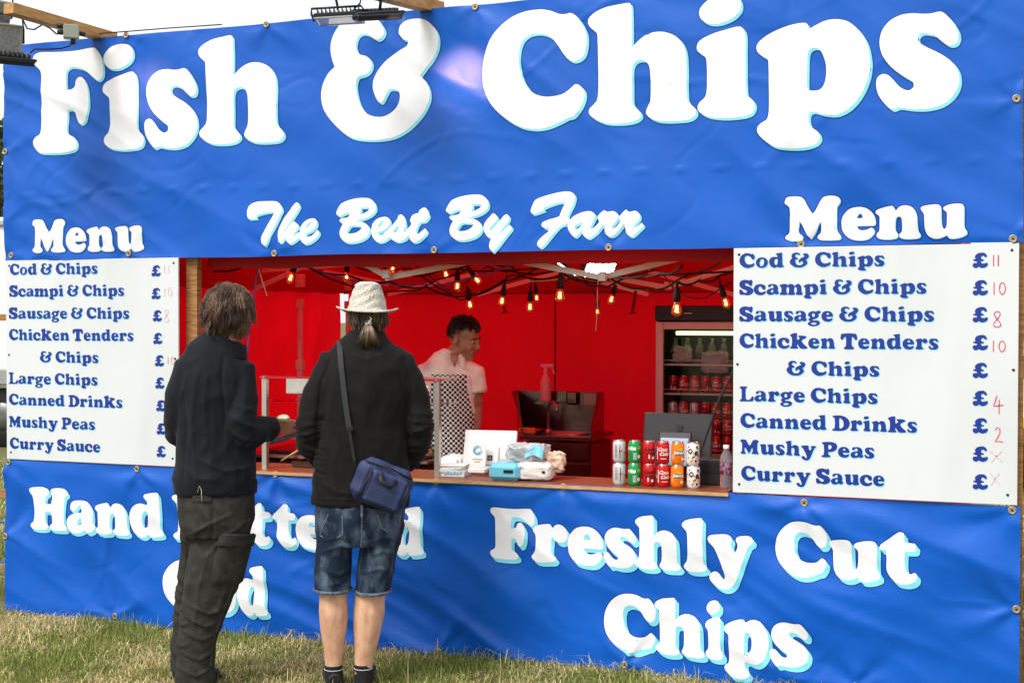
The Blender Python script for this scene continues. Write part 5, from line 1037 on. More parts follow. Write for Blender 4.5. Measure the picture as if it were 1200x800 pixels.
def hair_strands(parent, c, M, name, m, count, L, rad, cover, fall, seed, label=None, start_r=(.078, .1, .1), wave=.01, cols=None, clump=1):
    """tapered locks rooted on the skull that bend over it and fall; colour differs lock by lock"""
    r_ = random.Random(seed); V = []; Fc = []; C = []; c = Vector(c); ctr = Vector((0, .012, .03))
    for ic in range(count):
        if ic % clump == 0:
            for _t in range(80):
                a = r_.uniform(0, 2*math.pi); zc = r_.uniform(-.75, 1); d0 = Vector((math.sqrt(1-zc*zc)*math.cos(a), math.sqrt(1-zc*zc)*math.sin(a), zc))
                if cover(d0): break
            else: continue
            gx0, gy0 = r_.gauss(0, .28), r_.gauss(0, .2); ph0 = r_.uniform(0, 6); bul0 = r_.uniform(1.01, 1.09); ln0 = L*r_.uniform(.65, 1.15); lift0 = r_.uniform(.02, .16); base0 = r_.choice(cols)
        sp_ = .055 if clump > 1 else 0
        d = (d0+Vector((r_.gauss(0, sp_), r_.gauss(0, sp_), r_.gauss(0, sp_)))).normalized()
        p = ctr+Vector((d.x*start_r[0], d.y*start_r[1], d.z*start_r[2])); dn = Vector((d.x*.9, d.y*.9+.15, -1)); dn = dn-d*dn.dot(d); v = (dn.normalized()+d*lift0+Vector((gx0, gy0, 0))).normalized(); ln = ln0*r_.uniform(.85, 1.08); ns = 8; st = ln/ns
        ph = ph0+r_.uniform(-.25, .25); pts = [p.copy()]; bul = bul0+r_.uniform(-.03, .03)
        for k in range(ns):
            f = fall(d)*(k+1)/ns; v = (v*(1-f*.5)+Vector((math.sin(ph+k*.7)*wave*25, math.cos(ph*1.7+k*.7)*wave*25, -1))*f*.5+Vector((math.sin(ph*3+k*1.1), math.cos(ph*2+k*1.3), 0))*wave*9).normalized(); p = p+v*st
            q = p-ctr; e = math.sqrt((q.x/start_r[0])**2+(q.y/start_r[1])**2+(q.z/start_r[2])**2)
            if e < bul and q.z > -.1: p = ctr+q*(bul/e*(.97 if e < bul*.9 else 1))
            pts.append(p.copy())
        rr = rad*r_.uniform(.6, 1.3); base = base0; k_ = r_.uniform(.75, 1.25); colr = (base[0]*k_, base[1]*k_, base[2]*k_, 1); n0 = len(V)
        for i, q in enumerate(pts):
            t = (pts[min(i+1, ns)]-pts[max(i-1, 0)]).normalized(); a1 = t.cross(Vector((.3, .8, .2))).normalized(); b1 = t.cross(a1); w_ = rr*(1-.8*(i/ns)**2)
            for j in range(3):
                an = j*2.094; V.append(c+M @ (q+a1*w_*math.cos(an)*1.6+b1*w_*math.sin(an)*.8)); C.append(colr)
        for i in range(ns):
            for j in range(3): Fc.append((n0+i*3+j, n0+i*3+(j+1) % 3, n0+i*3+3+(j+1) % 3, n0+i*3+3+j))
    me = bpy.data.meshes.new(name); me.from_pydata(V, [], Fc); at_ = me.color_attributes.new('Col', 'FLOAT_COLOR', 'POINT'); at_.data.foreach_set('color', np.array(C, 'f').ravel())
    me.polygons.foreach_set('use_smooth', [True]*len(me.polygons)); return link(name, me, m, parent, True, label)
def scalp(parent, c, M, m, r, cut, name='hair', disp=.006, seed=0, label=None, sc_=30, n=(60, 44)):
    g = MB(); c = Vector(c); ctr = Vector((0, .012, .03)); keep = []
    def fn(u, v):
        a = 2*math.pi*u; b = math.pi*(v-.5); d = Vector((math.cos(b)*math.cos(a), math.cos(b)*math.sin(a), math.sin(b)))
        k = 1+disp/.08*(rid(d.x*3+seed, d.y*3, d.z*2)+.5*n3(d.x*sc_*.4, d.y*sc_*.4, d.z*6)); k = k if cut(d) else .86
        return c+M @ (ctr+Vector((d.x*r[0], d.y*r[1], d.z*r[2]))*k)
    g.grid(fn, *n); return g.build(name, m, parent, local=True, label=label)
skin_m = mat('skin', srgb(205, 152, 122), .5, bump=(160, .15, .001), var=(14, srgb(188, 126, 100), .4, .7), Subsurface_Weight=.12, Subsurface_Scale=.01)
skin_leg = mat('skin_legs', srgb(216, 172, 142), .5, bump=(160, .3, .0015), var=(26, srgb(192, 134, 106), .4, .75, (1, 1, .5)), Subsurface_Weight=.1, Subsurface_Scale=.01)
skin_tan = mat('skin_tanned', srgb(184, 126, 94), .45, bump=(160, .2, .0015), var=(22, srgb(160, 100, 76), .4, .7), Subsurface_Weight=.1, Subsurface_Scale=.01)
hair_m = attr_mat('hair_strands', 'Col', .34, spec=.5)
fleece_navy = mat('fleece_navy', srgb(14, 16, 23), .8, bump=(420, .5, .0015), var=(9, srgb(20, 22, 30), .35, .7), spec=.22, Sheen_Weight=.05)
fleece_black = mat('fleece_black', srgb(16, 13, 12), .8, bump=(380, .5, .0015), var=(8, srgb(22, 18, 16), .35, .7), spec=.2, Sheen_Weight=.04)
cargo = mat('cargo_cotton', srgb(44, 43, 39), .8, bump=(300, .4, .001), var=(24, srgb(58, 56, 51), .42, .68), spec=.2)
denim = mat('denim', srgb(26, 38, 56), .85, bump=(140, .8, .002, (1, 1, .4)), var=(15, srgb(98, 114, 132), .46, .8, (1, 1, .55)), spec=.2)
denim_light = mat('denim_seam', srgb(96, 110, 128), .85, bump=(200, .5, .002), var=(60, srgb(60, 72, 90), .4, .6))
sock = mat('sock_black', srgb(20, 20, 22), .95); shoe = mat('shoe_black', srgb(28, 27, 27), .6, bump=(80, .2, .002))
def person(name, label, c_px, Y, s):
    p = at(c_px, 500, Y); root = thing('person', label, 'person', (p.x, Y, 0), view_yaw(c_px))
    zf = 375.0
    L = lambda px, py, y=0.0: Vector(((px-c_px)/s, y, 1.72-(py-zf)/s))
    return root, L
def sect(L, rows, sc_=1.0):
    """rows: (px left, px right, py, ry[, y]) -> centres and radii"""
    pts = [L((a+b)/2, y, r[4] if len(r) > 4 else 0) for r in rows for a, b, y in (r[:3],)]; s_ = (L(1, 0)-L(0, 0)).x
    return pts, [((r[1]-r[0])/2*s_*sc_, r[3]*sc_) for r in rows]
def shoes(root, feet, m):
    for (x, y, yaw) in feet:
        g = MB(); Mz = Matrix.Rotation(yaw, 3, 'Z'); q = lambda a, b, c: Vector((x, y, 0))+Mz @ Vector((a, b, c))
        g.tube([q(0, -.075, .045), q(0, -.04, .05), q(0, .05, .05), q(0, .13, .038), q(0, .185, .03)], [(.03, .035), (.038, .045), (.042, .045), (.046, .033), (.032, .02)], 14)
        g.tube([q(0, -.01, .05), q(0, -.02, .10)], [.045, .04], 12)
        o = skin(g, 'shoe', m, root, .006, 4); g = MB(); g.box(q(0, .05, .012), (.088, .27, .024), Mz, .01); g.build('sole', MT['rubber'], o, local=True)

# ---------------- the man in the hat
m2, L = person('person', 'man seen from behind in black fleece, denim shorts and a cream straw hat', 430, -.72, 250)
torso = [(366, 479, 590, .135), (368, 479, 565, .14), (371, 477, 530, .135), (373, 475, 495, .135), (376, 480, 460, .14), (374, 486, 432, .13), (380, 479, 418, .115), (388, 470, 409, .10), (400, 459, 401, .088), (410, 451, 393, .08), (411, 450, 388, .078)]
armL = ([L(392, 426), L(374, 462), L(366, 500, -.01), L(367, 520, .03), L(378, 540, .14), L(392, 552, .26)], [.075, .074, .068, .066, .055, .043])
armR = ([L(468, 427), L(485, 466), L(490, 500, -.01), L(488, 520, .03), L(478, 543, .14), L(462, 554, .26)], [.075, .074, .068, .066, .055, .043])
def body_mb(torso_rows, arms, legs, L, head, MH, hands, neck, sc_=.8, hs=1.0):
    g = MB(); p, r = sect(L, torso_rows, sc_); g.tube(p, r, 20)
    for pts, rr in arms: g.tube(pts, [q*.72 if not isinstance(q, tuple) else (q[0]*.72, q[1]*.72) for q in rr], 12)
    for pts, rr in legs: g.tube(pts, rr, 14)
    add_head(g, head, MH, hs); g.tube(neck[0], neck[1], 14)
    for h_ in hands: add_hand(g, *h_)
    return g
MH = Matrix.Rotation(math.pi+.25, 3, 'Z'); hc = Vector((0.0, .03, 1.735))
g = body_mb(torso[:-2], [armL, armR], [([L(400, 590), L(391, 640), L(390.5, 690), L(391, 712), L(391, 740), L(391, 765), L(391, 785), L(391, 797)], [.06, .058, .064, .067, .058, .044, .038, .042]),
    ([L(448, 590), L(440, 640), L(434, 690), L(432.5, 714), L(430, 742), L(427, 767), L(425.5, 785), L(425, 797)], [.06, .06, .070, .073, .062, .047, .041, .043])], L, hc, MH,
    [(L(396, 553, .29), Matrix(((0, 0, 1), (-.9, .3, 0), (.3, .9, 0))).transposed(), 1, .6, 1), (L(458, 555, .29), Matrix(((0, 0, -1), (.9, .3, 0), (.3, .9, 0))).transposed(), 1, .6, -1)], ([hc+Vector((0, 0, -.06)), hc+Vector((0, -.01, -.17))], [.058, .064]))
skin(g, 'body', skin_leg, m2, .0065, 3, lambda x, y, z: (.0022*n3(x*14, y*14, z*9)+.0035*math.exp(-((z-.445)/.012)**2)*n3(x*20, 3, 1)+(.005*math.exp(-((z-.33)/.06)**2)*(1 if y < 0 else 0)*abs(math.sin((x+.0)*45)))) if z < .5 else 0)
g = MB(); p, r = sect(L, torso); g.tube(p, r, 28); g.tube([L(408, 420)]+armL[0], [.055]+armL[1], 16); g.tube([L(452, 420)]+armR[0], [.055]+armR[1], 16)
def dj(x, y, z):
    e = math.exp(-((z-1.14)/.1)**2)*(1 if abs(x) > .19 else 0); k = .0035+.0035*e
    return 1.7*k*rid(x*5+y*3, y*5, z*(5+7*e)-abs(x)*9)+.004*rid(x*9+z*5, y*8, z*9-x*6)+.005*n3(x*4, y*4, z*3)-(.006 if z < .905 else 0)*0+.003*(1 if .90 < z < .905 else 0)
CL = lambda ls: [([L(*q) for q in pl], a_, w_) for pl, a_, w_ in ls]
skin(g, 'fleece_jacket', fleece_black, m2, .0068, 12, dj, lines=CL([([(392, 412), (378, 445), (373, 500), (374, 545)], -.009, .008), ([(468, 412), (481, 445), (479, 500), (476, 545)], -.009, .008), ([(346, 498), (358, 506), (372, 512)], .007, .009), ([(348, 514), (360, 522), (374, 526)], .008, .009), ([(354, 532), (368, 538), (378, 545)], .007, .009),
    ([(505, 494), (492, 503), (480, 506)], .007, .009), ([(504, 512), (492, 520), (478, 521)], .008, .009), ([(498, 530), (486, 536), (476, 540)], .007, .009), ([(398, 430), (388, 475), (384, 540)], .006, .016), ([(462, 432), (470, 480), (464, 545)], .006, .016), ([(378, 560), (398, 572), (420, 574)], .006, .012), ([(432, 430), (428, 480), (432, 530)], .004, .02), ([(400, 500), (392, 540), (396, 580)], .005, .014), ([(404, 412), (430, 420), (456, 411)], .004, .010)]))
g = MB(); g.torus(L(430.5, 391), .076, .009, 26, 8); g.build('collar', fleece_black, m2, local=True)
lp, lr = sect(L, [(371, 412, 640, .10), (369.5, 412, 665, .098), (369, 411.5, 689, .097)]); rp, rr = sect(L, [(423, 466, 640, .10), (419, 461, 665, .098), (416, 457, 692, .097)])
g = MB(); pp, pr = sect(L, [(372, 474, 578, .13), (370, 474, 600, .14), (370, 472, 620, .135), (372, 469, 636, .11)]); g.tube(pp, pr, 26); g.tube([L(397, 610)]+lp, [(.105, .125)]+lr, 20); g.tube([L(449, 610)]+rp, [(.105, .125)]+rr, 20)
skin(g, 'denim_shorts', denim, m2, .0062, 5, lambda x, y, z: .004*rid(x*7+2, y*5, z*9-abs(x)*6)+.002*n3(x*14, y*14, z*16), lines=CL([([(378, 642), (402, 632), (420, 640)], .009, .009), ([(376, 658), (398, 668), (411, 662)], .008, .008), ([(426, 650), (448, 640), (468, 646)], .009, .009), ([(420, 668), (444, 661), (462, 668)], .008, .008), ([(383, 680), (408, 675)], .006, .008), ([(424, 592), (423, 640)], -.009, .007), ([(380, 628), (400, 622), (418, 630)], .006, .009), ([(430, 630), (450, 624), (468, 632)], .006, .009), ([(386, 650), (392, 685)], .006, .012), ([(440, 652), (436, 688)], .006, .012)]))
for pt, (a, b) in ((lp[-1], lr[-1]), (rp[-1], rr[-1])):
    g = MB(); g.lathe([(a+.002, -.006), (a+.007, -.004), (a+.007, .006), (a+.002, .010)], 30, pt, sy=b/a); g.build('shorts_hem', denim_light, m2, local=True)
def back_y(x, z, rows=torso, off=.012):
    """the rear surface of a torso"""
    zs = [L(0, r[2]).z for r in rows]; k = max(0, min(len(rows)-2, next((i for i in range(len(rows)-1) if zs[i+1] >= z), len(rows)-2))); t = max(0, min(1, (z-zs[k])/(zs[k+1]-zs[k]+1e-9)))
    a, b = rows[k], rows[k+1]; rx = ((a[1]-a[0])*(1-t)+(b[1]-b[0])*t)/2/250; ry = a[3]*(1-t)+b[3]*t; cx = ((a[0]+a[1])*(1-t)+(b[0]+b[1])*t)/2/250-430/250
    return -ry*math.sqrt(max(.04, 1-((x-cx)/rx)**2))-off
def on_back(pts, w_, th, name, m, parent, rows, off):
    g = MB(); P = []
    for i in range(len(pts)-1):
        for k in range(4): P.append(L(*pts[i]).lerp(L(*pts[i+1]), k/4))
    P.append(L(*pts[-1])); P = [Vector((q.x, back_y(q.x, q.z, rows, off), q.z)) for q in P]; n = len(P); vs = []
    for i, q in enumerate(P):
        t = (P[min(i+1, n-1)]-P[max(i-1, 0)]).normalized(); sd = t.cross(Vector((0, 1, 0))).normalized()
        for a, b in ((-w_, 0), (w_, 0), (w_, -th), (-w_, -th)): vs.append(q+sd*a+Vector((0, b, 0)))
    fs = [(i*4+k, i*4+(k+1) % 4, i*4+4+(k+1) % 4, i*4+4+k) for i in range(n-1) for k in range(4)]+[(0, 1, 2, 3), ((n-1)*4+3, (n-1)*4+2, (n-1)*4+1, (n-1)*4)]
    return g.add(vs, fs).build(name, m, parent, local=True)
sh_rows = [(369, 474, 640, .1), (370, 474, 600, .145), (372, 474, 578, .135)]
stitch = mat('denim_stitch', srgb(120, 128, 138), .9)
for pk_ in ([(386, 596), (380, 612), (376, 622), (388, 628), (402, 620), (402, 597)], [(442, 597), (446, 612), (458, 621), (468, 612), (468, 600)]):
    on_back(pk_, .0016, .002, 'pocket_seam', stitch, m2, sh_rows, .017)
for q_ in ([(424, 592), (424, 612), (423, 636)], ):
    on_back(q_, .003, .002, 'seat_seam', denim_light, m2, sh_rows, .008)
on_back([(424, 586), (424, 598)], .006, .003, 'belt_loop', denim_light, m2, sh_rows, .010)
for c_, yc in ((391, -.0), (425.5, 0)):
    g = MB(); ps = [L(c_, 777), L(c_, 786), L(c_, 800)]; g.tube(ps, [(.042, .044), (.041, .043), (.046, .05)], 16, cap=False); so_ = g.build('sock', sock, m2, local=True)
    g = MB(); g.torus(L(c_, 782), .0425, .0022, 20, 5); g.build('sock_stripe', mat('sock_stripe', srgb(190, 190, 190), .9), so_, local=True)
shoes(m2, [(L(391, 0).x, .03, .1), (L(425, 0).x, .05, -.15)], shoe)
# hair gathered in a pony tail, hat
br1, br2, br3 = (.085, .052, .03), (.045, .027, .016), (.16, .10, .055)
scalp(m2, hc, MH, mat('hair_brown_base', srgb(70, 50, 36), .6, bump=(60, .6, .004, (1, 1, .2))), (.079, .1, .1), lambda d: d.z > -.55-.2*max(0, d.y) and (d.y > -.35) and d.z < .0, 'hair', .004, 2)
g0 = L(431.5, 379, -.075)
hair_strands(m2, hc, MH, 'hair', hair_m, 420, .07, .0022, lambda d: d.z < .1 and d.z > -.5 and d.y > -.1, lambda d: .15, 5, start_r=(.080, .101, .099), wave=.002, cols=[br1, br2, br3])
r_ = random.Random(11); g = MB(); V = []; Cc = []; Fc = []
for i in range(260):
    a = r_.uniform(-1, 1); e = Vector((a*.050+r_.gauss(0, .006), -.025+r_.uniform(-.02, .02), -.075-r_.uniform(0, .03)-.01*(1-abs(a)))); mid = Vector((a*.018, -.035, -.012))
    pts = [g0+Vector((r_.uniform(-.006, .006), 0, r_.uniform(-.004, .004))), g0+mid, g0+mid.lerp(e, .55)+Vector((0, -.008, .002)), g0+e]; g.tube(pts, [.002, .0026, .002, .0008], 3); k = r_.choice([br1, br2, br3, (.3, .2, .11)]); Cc += [(*k, 1)]*12
me = g.mesh('ponytail'); ca_ = me.color_attributes.new('Col', 'FLOAT_COLOR', 'POINT'); ca_.data.foreach_set('color', np.array(Cc, 'f').ravel()); link('ponytail', me, hair_m, m2, True)
g = MB(); wt = mat('hair_tie_white', srgb(225, 220, 205), .8); g.torus(g0+Vector((0, -.012, .004)), .011, .005, 14, 8, Matrix.Rotation(R(60), 3, 'X')); g.tube([g0+Vector((-.01, -.02, -.008)), g0+Vector((.004, -.026, .006)), g0+Vector((.014, -.022, .022)), g0+Vector((.006, -.02, .03))], [.004, .005, .004, .003], 6); g.build('hair_tie', wt, m2, local=True)
straw = mat('hat_straw', srgb(204, 200, 188), .9, bump=(70, .6, .003), var=(130, srgb(176, 168, 148), .45, .62)); t_ = straw.node_tree
wv = t_.nodes.new('ShaderNodeTexVoronoi'); wv.inputs['Scale'].default_value = 125; tcn = t_.nodes.new('ShaderNodeTexCoord'); t_.links.new(tcn.outputs['Object'], wv.inputs['Vector']); bpn = t_.nodes.new('ShaderNodeBump'); bpn.inputs['Distance'].default_value = .0045; bpn.inputs['Strength'].default_value = 1
t_.links.new(wv.outputs['Distance'], bpn.inputs['Height']); t_.links.new(bpn.outputs[0], t_.nodes['Principled BSDF'].inputs['Normal'])
hatb = m2.matrix_basis if False else None
hp_ = L(430.5, 365, .018); wpos = Matrix.Translation(m2.location) @ Euler(m2.rotation_euler).to_matrix().to_4x4() @ hp_
ht = thing('straw_hat', 'cream woven short brimmed hat worn by the man with the shoulder bag', 'hat', tuple(wpos), view_yaw(430), rot=Euler((R(-4), R(1.5), view_yaw(430))))
def hatfn(u, v):
    a = 2*math.pi*u
    if v < .3: t = v/.3; r0 = .141-(.141-.091)*t; z = -.016+.034*math.cos(a)**2*(1-t)+.022*t+.004*math.sin(a*3)*(1-t)
    elif v < .75: t = (v-.3)/.45; r0 = .091-.021*t; z = .006+.116*t
    else: t = (v-.75)/.25; r0 = .070*(1-t)+.001; z = .122+.018*math.sin(min(1, t*2)*math.pi/2)-.028*t**2*(1-.4*abs(math.sin(a)))
    k = 1+.03*n3(math.cos(a)*2, math.sin(a)*2, z*18)+(.02*math.sin(z*150+4*math.sin(a*2)) if .3 < v < .85 else 0)
    ds = .010*math.exp(-((z-.12)/.03)**2)*(abs(math.cos(a))**3)*(1 if v > .5 else 0)
    return ((r0*k-ds)*math.cos(a), (r0*k*(1.06+.2*min(1, v/.3)))*math.sin(a), z)
MB().grid(hatfn, 80, 60).build('felt', straw, ht, local=True).name = 'crown_and_brim'
g = MB(); ep = [Vector(hatfn(i/60, 0)) for i in range(61)]; g.tube(ep, .0042, 6); g.build('brim_edge', straw, ht, local=True)
# shoulder bag
navy = mat('bag_navy', srgb(24, 36, 74), .6, bump=(260, .4, .002), var=(14, srgb(44, 58, 104), .4, .7)); zipm = mat('zip_black', srgb(14, 14, 18), .6); strapm = mat('strap_webbing', srgb(44, 46, 50), .8, bump=(300, .6, .001, (1, 1, 3)))
bc = L(447, 561, -.215); wp = Matrix.Translation(m2.location) @ Euler(m2.rotation_euler).to_matrix().to_4x4() @ bc
bgx = thing('shoulder_bag', 'navy blue shoulder bag with black zips on the hip of the man in the hat', 'bag', tuple(wp), 0, rot=Euler((0, R(23), view_yaw(430)), 'XYZ'))
g = MB(); g.box((0, 0, 0), (.262, .09, .205), None, .055)
o = skin(g, 'main_compartment', navy, bgx, .005, 10, lambda x, y, z: .005*n3(x*13, y*9, z*13)+.0028*rid(x*20+z*10, y*9, z*8))
g = MB(); g.box((.02, -.05, -.012), (.175, .03, .155), None, .02); o2 = skin(g, 'front_pocket', navy, bgx, .004, 8, lambda x, y, z: .003*n3(x*18, y*9, z*18))
g = MB(); g.tube([(-.075, -.064, -.07), (-.073, -.067, .0), (-.07, -.064, .05)], .0045, 6); g.tube([(.112, -.058, -.055), (.113, -.062, .0), (.108, -.058, .045)], .0045, 6); g.tube([(-.115, -.035, .078), (0, -.045, .088), (.115, -.035, .078)], .004, 6); g.build('zip', zipm, bgx, local=True)
g = MB(); g.tube([(-.03, -.064, .052), (-.015, -.08, .022), (.035, -.082, .018), (.05, -.064, .05)], [(.012, .004)]*4, 8); g.build('grab_handle', zipm, bgx, local=True)
on_back([(398, 399), (401, 430), (405, 465), (410, 500)], .012, .003, 'strap', strapm, m2, torso, .016).name = 'shoulder_strap'
on_back([(410, 500), (412, 512), (414.5, 528), (416, 535)], .006, .004, 'strap_clip', MT['black'], m2, torso, .022)
g = MB(); q = L(411, 498); g.box((q.x, back_y(q.x, q.z)-.012, q.z), (.028, .01, .02), None, .002); g.build('strap_buckle', MT['black'], m2, local=True)

# ---------------- the man in the navy fleece
m1, L1 = person('person', 'man seen from behind with shaggy brown hair, dark fleece and black cargo trousers', 250, -1.0, 252)
L = L1
torso1 = [(207, 298, 577, .125), (207, 299, 560, .13), (209, 297, 530, .125), (211, 294, 495, .125), (210, 296, 462, .13), (209, 297, 440, .125), (212, 295, 426, .11), (220, 290, 414, .095), (231, 288, 404, .082), (239, 286, 396, .074)]
a1L = ([L(221, 433, .0), L(212, 462, .01), L(209, 495, .03), L(210, 508, .07), L(222, 520, .18), L(240, 522, .28)], [.062, .062, .058, .056, .05, .04])
a1R = ([L(281, 434, -.02), L(283, 465, -.05), L(280, 492, -.075), L(282, 506, -.07), L(297, 507, -.02), L(310, 504, .03), L(319, 502, .055)], [.07, .07, .072, .075, .062, .052, .045])
MH1 = Matrix.Rotation(math.pi-.85, 3, 'Z') @ Matrix.Rotation(R(8), 3, 'X'); hc1 = L(269, 367, .02)
hw = L(321, 500.5, .058)
def basis(x, z):
    z = Vector(z).normalized(); x = Vector(x); x = (x-z*x.dot(z)).normalized(); return Matrix((x, z.cross(x), z)).transposed()
g = body_mb(torso1[:-3], [a1L, a1R], [([L(234, 590, .04), L(227, 650, .15), L(219, 700, .20), L(214, 745, .23), L(212, 790, .25), L(211, 800, .25)], [.045, .04, .038, .034, .032, .034]), ([L(268, 590), L(254, 650), L(246, 700), L(235, 745), L(229, 790), L(228, 800)], [.09, .065, .055, .045, .04, .04])], L, hc1, MH1,
    [(hw, basis((0, .2, 1), (1, .35, -.12)), .92, .75, 1), (L(248, 520, .30), basis((0, 0, 1), (.9, .3, .1)), .92, .7, 1)], ([hc1+Vector((0, 0, -.07)), L(262, 408, 0)], [.055, .062]))
skin(g, 'body', skin_m, m1, .0062, 3)
g = MB(); p, r = sect(L, torso1); g.tube(p, r, 28); g.tube([L(238, 424)]+a1L[0], [.055]+a1L[1], 16); g.tube([L(266, 424)]+a1R[0], [.055]+a1R[1], 18)
def dj1(x, y, z):
    e = math.exp(-((z-1.2)/.09)**2)*(1 if x > .05 else 0)+math.exp(-((z-1.0)/.07)**2)*.6
    return 1.6*(.0045+.006*e)*rid(x*7+y*4+3, y*5, z*4.5+x*5)+.004*rid(x*11+7-z*3, y*9, z*8)+.005*math.exp(-((x+.04+.1*(z-1.3))/.02)**2)*(.5 if 1.2 < z < 1.55 else 0)+.004*n3(x*5, y*4, z*2.5)
skin(g, 'fleece_jacket', fleece_navy, m1, .0068, 11, dj1, lines=CL([([(231, 432), (226, 490), (231, 560)], .007, .012), ([(244, 428), (240, 470), (243, 520)], .006, .011), ([(262, 416), (259, 440), (263, 480), (264, 505)], -.010, .008), ([(287, 445), (284, 485)], .006, .012), ([(264, 500), (284, 512), (304, 518)], .009, .009), ([(268, 484), (288, 496), (306, 502)], .008, .009), ([(270, 470), (284, 478), (298, 478)], .007, .009), ([(216, 450), (220, 500), (216, 560)], -.008, .010),
    ([(232, 534), (262, 548), (294, 546)], .008, .010), ([(274, 528), (284, 545), (286, 570)], .007, .010), ([(212, 540), (232, 556), (252, 558)], .007, .010), ([(222, 436), (212, 470), (212, 505)], .006, .011), ([(250, 470), (252, 510), (246, 540)], .005, .014), ([(206, 500), (213, 512), (220, 520)], .006, .008)]))
g = MB(); p, r = sect(L, [(208, 299, 577.5, .127), (207, 300, 566, .130), (208, 299, 562, .128)]); g.tube(p, [(a+.004, b+.004) for a, b in r], 30, cap=False); g.build('hem_band', fleece_navy, m1, local=True)
g = MB()
def colfn(off, z0_, z1_):
    def f(u, v):
        a_ = 2*math.pi*u; cx_ = L(262, 0).x; sx_ = math.cos(a_); zt_ = L(0, 397).z-.018*(sx_+1)+.006*math.sin(a_*2); zb2 = L(0, 411).z-.020*(sx_+1)
        fl_ = .006*(v-.3); return (cx_+(.100+off+fl_+.012*(1-v))*sx_, .0+(.082+off+fl_+.010*(1-v))*math.sin(a_), zb2+(zt_-zb2)*v)
    return f
g.grid(colfn(0, 0, 1), 48, 8); g.grid(lambda u, v: colfn(-.008, 0, 1)(1-u, v), 48, 8); g.tube([Vector(colfn(-.004, 0, 1)(i/48, 1.0)) for i in range(49)], .0052, 6)
g.build('collar', fleece_navy, m1, local=True)
g = MB(); g.grid(lambda u, v: (L(228, 0).x+.05*u, 0, 0), 2, 2)
# yoke patch and seams of the fleece
def on_back1(pts, w_, th, name, m, off):
    g = MB(); P = []
    for i in range(len(pts)-1):
        for k in range(4): P.append(L(*pts[i]).lerp(L(*pts[i+1]), k/4))
    P.append(L(*pts[-1])); out = []
    for q in P:
        rows = torso1; zs = [L(0, r_[2]).z for r_ in rows]; k = max(0, min(len(rows)-2, next((i for i in range(len(rows)-1) if zs[i+1] >= q.z), len(rows)-2))); t = max(0, min(1, (q.z-zs[k])/(zs[k+1]-zs[k]+1e-9)))
        A_, B_ = rows[k], rows[k+1]; rx = ((A_[1]-A_[0])*(1-t)+(B_[1]-B_[0])*t)/2/252; ry = A_[3]*(1-t)+B_[3]*t; cx = ((A_[0]+A_[1])*(1-t)+(B_[0]+B_[1])*t)/2/252-250/252
        out.append(Vector((q.x, -ry*math.sqrt(max(.04, 1-((q.x-cx)/rx)**2))-off, q.z)))
    g.tube(out, [(w_, th)]*len(out), 6); return g.build(name, m, m1, local=True)
on_back1([(229, 413), (241, 413), (241, 424), (229, 424), (229, 413)], .0012, .0012, 'label_patch_seam', mat('seam_navy', srgb(46, 48, 58), .9), .006)
g = MB(); g.tube([L(317, 502, .052), L(322, 501.5, .062)], [.046, .044], 18, cap=False); g.build('cuff', fleece_navy, m1, local=True)
gr_ = L(226, 420)
g = MB(); g.grid(lambda u, v: (-.085+.04*u, -.108-.01*u-.004, 1.50+.035*v+.0*u), 4, 3); 
# trousers
tl_rows = [(212, 250, 605, .105, .05), (212, 240, 650, .075, .15), (208, 232, 690, .068, .19), (203, 228, 725, .064, .22), (200, 226, 765, .062, .24), (199, 223, 800, .066, .25)]
tr_rows = [(238, 296, 605, .11), (222, 287, 645, .10), (217, 277, 685, .092), (211, 262, 720, .085), (209, 252, 750, .078), (208, 249, 780, .075), (207, 252, 802, .08)]
g = MB(); p, r = sect(L, [(209, 296, 572, .12), (209, 297, 590, .13), (211, 297, 612, .135), (216, 293, 626, .12)]); g.tube(p, r, 26)
for rows, top_ in ((tl_rows, L(234, 584, .03)), (tr_rows, L(268, 588, 0))):
    p, r = sect(L, rows); g.tube([top_]+p, [(.085, .11)]+r, 20)
def dt(x, y, z):
    kn = math.exp(-((z-.5)/.14)**2)+.9*math.exp(-((z-.12)/.10)**2)
    return (.003+.003*kn)*rid(x*6+3, y*6, z*(9+4*kn)+x*9)+.002*rid(x*16, y*12, z*17+x*12)+.004*n3(x*9, y*8, z*10)
skin(g, 'cargo_trousers', cargo, m1, .0062, 5, dt, lines=CL([([(270, 598), (243, 610), (222, 622)], .010, .009), ([(288, 608), (262, 624), (242, 648)], .009, .009), ([(250, 590), (246, 640)], -.010, .008), ([(240, 655), (232, 690), (228, 730)], .008, .010), ([(222, 703), (244, 714), (264, 709)], .011, .009), ([(218, 716), (240, 729), (258, 723)], .011, .008), ([(214, 733), (236, 744), (254, 738)], .010, .008), ([(210, 757), (233, 767), (252, 758)], .010, .008), ([(208, 775), (230, 786), (250, 777)], .010, .008),
    ([(272, 648), (262, 690), (250, 722)], .008, .010), ([(280, 630), (272, 665)], .006, .008), ([(212, 650), (220, 680), (216, 710)], .007, .009), ([(203, 720), (214, 728), (222, 724)], .009, .008), ([(202, 745), (212, 752), (222, 748)], .009, .008), ([(232, 600), (226, 640), (222, 690)], .006, .010)]))
